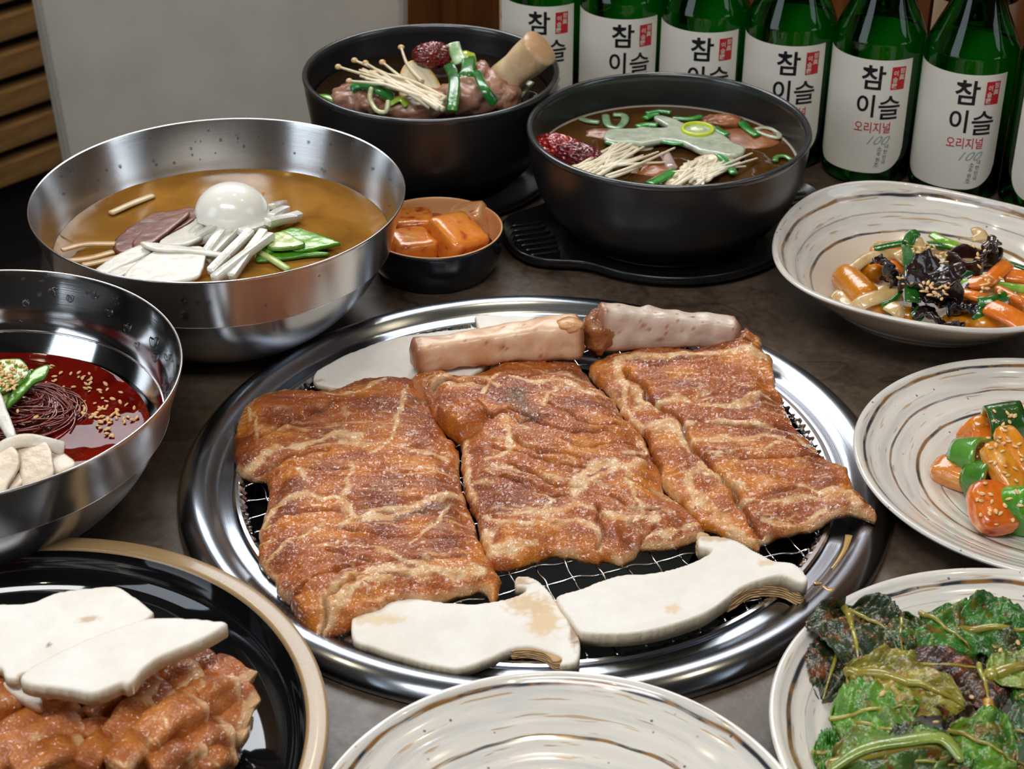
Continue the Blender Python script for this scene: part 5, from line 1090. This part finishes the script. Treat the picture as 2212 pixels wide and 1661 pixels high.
for i, (b_, t_, w_, h0, h1, lb, cc, kw) in enumerate([
    ((660, 430), (780, 900), .0210, .024, .022, 'dark leaf with a yellow midrib at the upper left of the salad', ('#34482A', '#1E3018'), dict(curl=.1, fold=.1, vein='#8A7A2A', nv=4, vw=.0014)),
    ((700, 460), (1150, 720), .0150, .024, .022, 'dark glossy leaf half spreading right from the first midrib', ('#30452A', '#1A2C16'), dict(curl=.2, vein='#8E7E30', nv=4)),
    ((650, 640), (480, 1180), .0130, .020, .012, 'ragged dark leaf end hanging down at the far left', ('#34492C', '#1C2E18'), dict(curl=.1, vein='#8A6A2A', nv=5, serr=.15)),
    ((1250, 470), (1700, 820), .0230, .028, .026, 'broad green leaf at the top centre of the salad', GM, dict(curl=.3, lobes=.05)),
    ((1130, 480), (1130, 800), .0110, .027, .026, 'folded dark leaf standing behind the broad one', GD, dict(curl=.4, roll=.5)),
    ((1540, 610), (2240, 640), .0200, .028, .030, 'long green leaf with an orange stem running to the right edge', GM, dict(vein='#5E8A34', vw=.0015)),
    ((1640, 700), (2150, 900), .0200, .025, .026, 'dark leaf beneath the long stem', GD, dict()),
    ((1080, 860), (1800, 900), .0110, .032, .032, 'purple-brown rolled leaf across the middle', ('#4A302E', '#2A1A1C'), dict(curl=.9, roll=.3, vein='#8A6A3A')),
    ((1700, 880), (1800, 1250), .0120, .034, .030, 'purple-brown leaf bent down to a yellow stem', ('#4E3630', '#2A1C18'), dict(curl=.5, vein='#A89040')),
    ((690, 930), (1600, 1180), .0190, .028, .032, 'pale yellow-green leaf base with fanned ribs in the middle', ('#B3A63E', '#7A7A28'), dict(curl=.4, vein='#D9C96A', nv=8, vw=.0020)),
    ((1500, 1050), (1450, 1320), .0170, .027, .026, 'dark red-stained leaf below the fanned ribs', ('#3A2416', '#24160E'), dict()),
    ((560, 1310), (1250, 1200), .0200, .022, .032, 'bright green leaf tip at the left middle', GB, dict(curl=.4, serr=.12, vein='#9ABF5A')),
    ((620, 1330), (1300, 1480), .0170, .020, .030, 'light green leaf folded under the bright tip', ('#7A9A3E', '#4E7A26'), dict(curl=.4, serr=.1, vein='#A8C46A')),
    ((560, 1660), (1560, 1500), .0190, .024, .034, 'curved pale green stem leaf along the bottom', ('#6E9A3A', '#3E6A22'), dict(vein='#B5C46A', vw=.0022, curl=.5)),
    ((420, 1560), (700, 1570), .0110, .016, .018, 'small serrated green leaf at the bottom left of the plate', ('#4A9A24', '#2E7A18'), dict(serr=.35, curl=.2, vein='#7AB04A')),
    ((430, 1640), (760, 1680), .0100, .014, .016, 'serrated leaf half hidden at the bottom edge', ('#3E8A22', '#245A14'), dict(serr=.35, curl=.2)),
    ((1480, 1390), (2000, 1640), .0190, .032, .032, 'green leaf with a bent stem at the bottom right', GB, dict(curl=.3)),
    ((1850, 1380), (2250, 1480), .0230, .028, .030, 'bluish green leaf at the lower right edge', ('#3E6A44', '#24502E'), dict(curl=.3, vein='#6A9A6A')),
    ((1780, 960), (2250, 860), .0120, .034, .034, 'light green leaf stem rising to the right edge', ('#9AAE4A', '#6A8A2E'), dict(vein='#C9D48A', vw=.0024)),
    ((1990, 1130), (2240, 1060), .0160, .030, .030, 'green leaf by the right edge above the bluish one', GM, dict()),
    ((900, 1640), (1650, 1690), .0200, .026, .028, 'dark green leaf at the bottom edge', GD, dict()),
    ((1500, 1560), (2150, 1700), .0200, .026, .026, 'green leaf along the bottom right edge', GM, dict())]):
    leaf(b_, t_, w_, h0, h1, lb, *cc, seed=i, **kw)
put('leaf_stem', q7, [(1780, 1130, .038), (1800, 1260, .038), (1780, 1360, .035), (1740, 1400, .032)], [.0024, .0024, .0024, .0018], .0018, '#D09A2A', '#B5661A', 'hooked orange leaf stem in the middle of the salad', 'stem')
put('leaf_stem', q7, [(560, 1670, .030), (800, 1510, .036), (1130, 1440, .040), (1420, 1420, .041), (1570, 1590, .038)], [.0018, .0028, .0034, .0034, .0020], .0016, '#9AAE52', '#6E8A34', 'thick pale green stem arching over the bottom leaves', 'stem')
put('leaf_stem', q7, [(1040, 920, .032), (1080, 840, .034), (1110, 790, .034)], .0014, .0014, '#8FA84A', '#5E7A2A', 'thin green stalk between the dark leaves', 'stem')
seeds([on_surface([o for o in COL.objects if o.name.startswith(('blade', 'leaf_stem'))], 1640+x/3.603, 1200+y/3.603, .03)+np.array([0, 0, .0004]) for x, y in [(2010, 680), (1875, 740), (1340, 1070), (520, 1160), (1780, 1140), (1375, 1300), (960, 1080), (1650, 1105)]], 'sesame seed on the seasoned leaves', 'sesame on the leaves', .0019)

# ------------------------------------------------------------------ black plate of raw meat, lower left
CK = np.array([-.2242, .5597]); RK = .1447; HK = .030
t = thing('black_plate', 'large black glazed plate with a sandy stoneware rim at the lower left', 'plate', (CK[0], CK[1], T)); o = (CK[0], CK[1], T)
mk('plate_underside', *lathe(CK, smoothprof([(.001, .0006), (.085, .0006), (.088, 0), (.092, .003), (.120, .008), (.138, .018), (.1435, .0265), (.1448, .0275)], 4), 160), M['blackglaze'], parent=t, org=o)
mk('plate_rim', *lathe(CK, smoothprof([(.1448, .0275), (.1450, .0290), (.1440, .0302), (.1400, .0306), (.1362, .0302), (.1350, .0290)], 4), 200), M['tanrim'], parent=t, org=o)
mk('plate_well', *lathe(CK, smoothprof([(.1350, .0290), (.1338, .024), (.1300, .0150), (.1200, .0085), (.1040, .0062), (.060, .0058), (.001, .0058)], 5), 160), M['blackglaze'], parent=t, org=o)
t = thing('scored_meat', 'heap of scored marinated raw meat on the black plate', 'meat', P(260, 1580, .006))
V, F = blob(P(200, 1600, .0225), (.066, .038, .013), amp=.22, freq=2.5, sub=5, seed=3); n = len(V); mk('meat_base', V, F, M['meat'], parent=t, col=colr(V, '#9A4C18', '#7A3810', 90))
mt_ = [((880, 1060), (1100, 1180), .011, .034), ((1120, 930), (1050, 1010), .010, .036), ((1150, 960), (1240, 1060), .014, .036), ((1290, 900), (1370, 990), .012, .034), ((1400, 960), (1560, 1040), .012, .034), ((1250, 1170), (1480, 1070), .013, .037), ((1480, 1090), (1600, 1180), .012, .030), ((1380, 1230), (1560, 1260), .015, .026), ((1320, 1300), (1560, 1360), .015, .022), ((940, 1400), (1260, 1210), .014, .042), ((740, 1380), (940, 1190), .012, .038), ((620, 1240), (760, 1130), .010, .034), ((1130, 1480), (1440, 1390), .016, .030),
       ((-60, 1440), (480, 1200), .012, .034), ((-40, 1330), (350, 1180), .012, .030), ((-60, 1560), (520, 1320), .013, .034), ((120, 1600), (520, 1460), .012, .036), ((-40, 1180), (140, 1130), .018, .036), ((560, 1560), (720, 1400), .010, .034), ((760, 1560), (960, 1430), .012, .038), ((1000, 1570), (1260, 1480), .014, .034), ((1280, 1560), (1420, 1470), .014, .028), ((900, 1020), (980, 1110), .010, .038), ((1180, 1150), (1220, 1230), .010, .040), ((560, 1330), (690, 1340), .008, .034)]
for i, (a_, b_, r_, h_) in enumerate(mt_):
    pa, pb_ = q8(*a_, h_), q8(*b_, h_-.002)
    V, F = bar([pa, (pa+pb_)/2+np.array([0, 0, .003]), pb_], r_*.62, r_*.62, k=34, sq=6, n=14, capr=.25, amp=.0022, freq=120, twist=.5*math.sin(i*1.7), seed=i, up=(.3*math.sin(i*2.1), -.2, 1)); n = len(V)
    ln = ((V-pa)@(pb_-pa))/((pb_-pa)@(pb_-pa)); fb = fbm(V*170+i, 3)
    c = mixc(rc('#B05C1C', n), rc('#D07E30', n), np.clip(.5+fb, 0, 1)); c = mixc(c, rc('#8A3E18', n), sstep(.1, .6, fbm(V*80+i*2, 2))*.7)
    c = mixc(c, rc('#F0C894', n), np.maximum(sstep(.90, 1.02, ln+.12*fb)*.8, sstep(.07, .0, np.abs(fbm(V*75+i*5, 2)-.12))*sstep(-.1, .2, fb))*.9)
    mk('meat_strip', V, F, M['meat'], parent=t, col=c)
kb = lambda v, c0: (lambda xy: (xy-c0)@np.array(v))
mA = [(-150, 520), (0, 490), (90, 492), (200, 486), (300, 446), (380, 418), (560, 393), (740, 386), (800, 408), (860, 448), (960, 528), (990, 570), (900, 640), (700, 760), (400, 880), (140, 960), (130, 985), (85, 992), (35, 975), (0, 910), (-150, 860)]
pp = [q8(x, y, .056) for x, y in mA]; c0 = np.mean([p[:2] for p in pp], 0)
mushroom(pp, .0520, .0050, 'broad white mushroom slice at the back on the meat heap, with two tan marks', [(q8(560, 590, .057), (.0080, .0030), '#C9A883'), (q8(315, 760, .057), (.0022, .0022), '#8A6E5C')], seed=5, base=kb((.02, -.02), c0))
mB = [(128, 972), (150, 930), (230, 870), (390, 790), (550, 708), (700, 650), (880, 588), (990, 570), (1220, 574), (1440, 602), (1462, 618), (1440, 640), (1280, 730), (1060, 820), (940, 900), (870, 990), (820, 1020), (790, 1004), (700, 1040), (590, 1078), (470, 1050), (370, 1032), (250, 1016), (170, 1000)]
pp = [q8(x, y, .066) for x, y in mB]; c0 = np.mean([p[:2] for p in pp], 0)
mushroom(pp, .0590, .0070, 'angular white mushroom slice on top at the front of the black plate', seed=6, base=kb((.02, -.04), c0), rim='#D0B288')
mC = [(20, 990), (120, 990), (240, 1060), (270, 1120), (240, 1140), (160, 1100), (60, 1040)]
mushroom([q8(x, y, .050) for x, y in mC], .0450, .0050, 'tan mushroom end poking out beneath the two white slices', seed=7, rim='#B89468')

# ------------------------------------------------------------------ green bottles
BR = .0325
def text_mesh(s, size, bold=0., sx=1., shear=0.):
    c = bpy.data.curves.new('txt', 'FONT'); c.body = s; c.size = 1; c.offset = bold; c.shear = shear; c.resolution_u = 4
    o = bpy.data.objects.new('txt', c); COL.objects.link(o); dg = bpy.context.evaluated_depsgraph_get(); dg.update()
    me = o.evaluated_get(dg).to_mesh(); V = np.array([v.co[:] for v in me.vertices]); F = [list(p.vertices) for p in me.polygons]
    bpy.data.objects.remove(o); bpy.data.curves.remove(c)
    lo, hi = V[:, :2].min(0), V[:, :2].max(0); V = V[:, :2]-(lo+hi)/2; k = size/(hi[1]-lo[1]); V = V*k*np.array([sx, 1])
    b = bmesh.new(); vs = [b.verts.new((x, y, 0)) for x, y in V]
    for f in F:
        try: b.faces.new([vs[i] for i in f])
        except ValueError: pass
    x = V[:, 0].min()+.0012
    while x < V[:, 0].max():
        bmesh.ops.bisect_plane(b, geom=b.verts[:]+b.edges[:]+b.faces[:], plane_co=(x, 0, 0), plane_no=(1, 0, 0)); x += .0012
    b.verts.index_update(); V = np.array([v.co[:2] for v in b.verts]); F = [[v.index for v in f.verts] for f in b.faces]; b.free(); return V, F
def wrap(V2, F, s, z, r, a0=-math.pi/2):
    a = a0+(V2[:, 0]+s)/BR; return np.stack([r*np.cos(a), r*np.sin(a), z+V2[:, 1]], -1), F
def patch(s0, s1, z0, z1, r, round_=0., nS=40, nZ=14, hz=None):
    ss = np.linspace(s0, s1, nS); V = []
    for s in ss:
        e = min(s-s0, s1-s); zb = z0
        if round_: 
            q = min(1, e/round_); zb = z0+round_*.9*(1-math.sqrt(max(0, 1-(1-q)**2)))
        for z in np.linspace(zb, z1, nZ): a = -math.pi/2+s/BR; V.append((r*math.cos(a), r*math.sin(a), z))
    F = [[i*nZ+j, (i+1)*nZ+j, (i+1)*nZ+j+1, i*nZ+j+1] for i in range(nS-1) for j in range(nZ-1)]
    return np.array(V), F
def bottle_proto(loc, gm):
    t = thing('soju_bottle', 'x', 'bottle', (loc[0], loc[1], T)); O = np.array([loc[0], loc[1], T])
    def add(nm, V, F, m, par, **kw): return mk(nm, np.asarray(V)+O, F, m, parent=par, org=O, **kw)
    pr = smoothprof([(.001, .003), (.022, .0012), (.029, .0006), (.0322, .004), (BR, .010), (BR, .060), (BR, .1040), (.0318, .1110), (.0268, .1230), (.0205, .1370), (.0155, .1520), (.0135, .1700), (.0130, .1900), (.0148, .1940), (.0135, .1980)], 5)
    V, F = lathe((0, 0), pr, 72); V[:, 2] -= T; add('glass_shell', V, F, M[gm], t)
    if gm == 'green':
        s1, s0 = .0235, -.0560; zt, zb = .0985, .0120
        V, F = patch(s0, s1, zb, zt, BR+.0003, .020, 60, 20); fl = add('front_label', V, F, M['label'], t)
        V, F = patch(.0480, .1130, .0260, .1075, BR-.0006, .0, 40, 10); add('back_label', V, F, M['label_back'], t)
        r = BR+.0005
        def tx(nm, s, size, sc, z, m, bold=.02, sx=1., shear=0.):
            V2, F = text_mesh(s, size, bold, sx, shear); V, F = wrap(V2, F, sc, z, r); return add(nm, V, F, m, fl, smooth=False)
        tx('lettering', '참', .0182, -.0050, .0855, M['ink'], .018, .98)
        tx('lettering', '이', .0172, -.0085, .0640, M['ink'], .018, .92); tx('lettering', '슬', .0180, .0085, .0630, M['ink'], .012, .95)
        tx('lettering', '오리지널', .0085, -.0020, .0475, M['redink'], .008, .78)
        tx('lettering', '100', .0068, .0035, .0378, M['greyink'], 0., 1.15, .5)
        for s, sc, z0 in (('대한민국', .0098, .0330), ('소주원조', .0050, .0312)):
            for i, ch in enumerate(s): tx('lettering', ch, .0032, sc-.0004*i, z0-.0042*i, M['ink'], -.004)
        V, F = patch(.0075, .0178, .0765, .0935, r, 0, 10, 4); sl = add('red_seal', V, F, M['redink'], fl); r = BR+.0007
        for ch, sc, z in (('참', .0152, .0906), ('眞', .0150, .0858), ('이', .0105, .0888), ('슬', .0103, .0840), ('露', .0101, .0793)): tx('lettering', ch, .0040, sc, z, M['label'], .01)
    else:
        V, F = patch(-.045, .060, .030, .115, BR+.0003, 0, 60, 10); fl = add('front_label', V, F, plain('tan_label', '#C9AE8C', .5), t)
        V, F = patch(-.040, .030, .050, .0560, BR+.0005, 0, 50, 3); a = (V[:, 1]*0); V[:, 2] += .9*(V[:, 0]+.01)**2*6; add('red_curve', V, F, M['redink'], fl)
    V, F = lathe((0, 0), smoothprof([(.0152, .190), (.0156, .196), (.0150, .207), (.0120, .2085), (.001, .2085)], 4), 48); V[:, 2] -= T; add('cap', V, F, M['capgreen'], t)
    return t
B0 = np.array([.2636, 1.2000]); BS = np.array([.0597, -.0272])
names = ['green bottle farthest left, beside the bone soup bowl', 'second green bottle from the left, behind the two black bowls', 'green bottle behind the middle of the clear soup bowl', 'green bottle rising behind the right side of the clear soup bowl', 'green bottle just right of the clear soup bowl, label fully in view', 'green bottle behind the wavy plate, label fully in view', 'green bottle cut by the right edge of the picture']
proto = None
for i in range(7):
    p = B0+(i-4)*BS
    if proto is None: proto = bottle_proto(p, 'green'); c = proto
    else: c = copy_tree(proto); c.location = (p[0], p[1], T)
    c['label'] = names[i]; c['group'] = 'green bottles in a row at the back of the table'
    c.rotation_euler.z = [.02, .10, .0, .0, -.10, -.08, .55][i]
def side_bottle(p, gm, lb, rz=0.):
    b = bottle_proto(p, gm); b['label'] = lb; b.rotation_euler.z = rz; return b
pb_ = P(1118, 240, 0); b = side_bottle((.022, 1.388), 'clear', 'clear bottle with a tan label and a red curve, behind the bone'); b.name = 'clear_bottle'
for x, y, lb in ((.345, 1.262, 'amber bottle seen between the two rightmost necks'), (.420, 1.225, 'amber bottle in the second row at the right edge')):
    b = bottle_proto((x, y), 'amber'); b['label'] = lb; b.name = 'amber_bottle'

# ------------------------------------------------------------------ chair
t = thing('dining_chair', 'grey leather dining chair with piped edges pulled up beyond the table', 'chair', (-.33, 2.02, 0))
cc0 = np.array([-.316, 1.86, 0]); cx_ = np.array([.985, .17, 0]); cx_ /= np.linalg.norm(cx_); cy_ = np.array([-cx_[1], cx_[0], 0])
def back_pt(u, v, off=0.):      # u -1..1 across, v 0..1 up
    hw = .188+.030*v-.02*max(0, v-.86)/.14; z = .42+.48*v
    return cc0+cx_*(u*hw+.0)+cy_*(.10*v-.035*(1-u*u)+off+.03)+np.array([0, 0, z])
n, m = 30, 30
G = np.zeros((n, m, 3))
for i, u in enumerate(np.linspace(-1, 1, n)):
    for j, v in enumerate(np.linspace(0, 1, m)):
        e = abs(u)**6; vv = v*(1-.10*e*v); G[i, j] = back_pt(u, vv, -.006*math.sin(math.pi*v))
V, F = sheet(G, .045); mk('backrest', V, F, M['leather'], parent=t)
edge = [G[0, j] for j in range(0, m, 3)]+[G[i, -1] for i in range(2, n-2, 3)]+[G[-1, j] for j in range(m-1, -1, -3)]
edge = [p-cy_*.0225 for p in edge]
mk('piping', *bar(edge, .0042, k=8, n=4), plain('grey_piping', '#9A958C', .5), parent=t)
V, F = blob(cc0-cy_*.20+np.array([0, 0, .42]), (.215, .22, .045), (0, 0, math.atan2(cx_[1], cx_[0])), amp=.0, sub=4, sq=5); mk('seat', V, F, plain('dark_seat', (.012, .012, .012, 1), .5), parent=t)
for sx in (-1, 1):
    for sy in (-1, 1):
        p = cc0-cy_*(.20-.17*sy)+cx_*.17*sx; mk('leg', *bar([p+np.array([0, 0, .40]), p+cx_*.02*sx+np.array([0, 0, .004])], [.014, .010], k=12, n=4), M['chairleg'], parent=t)
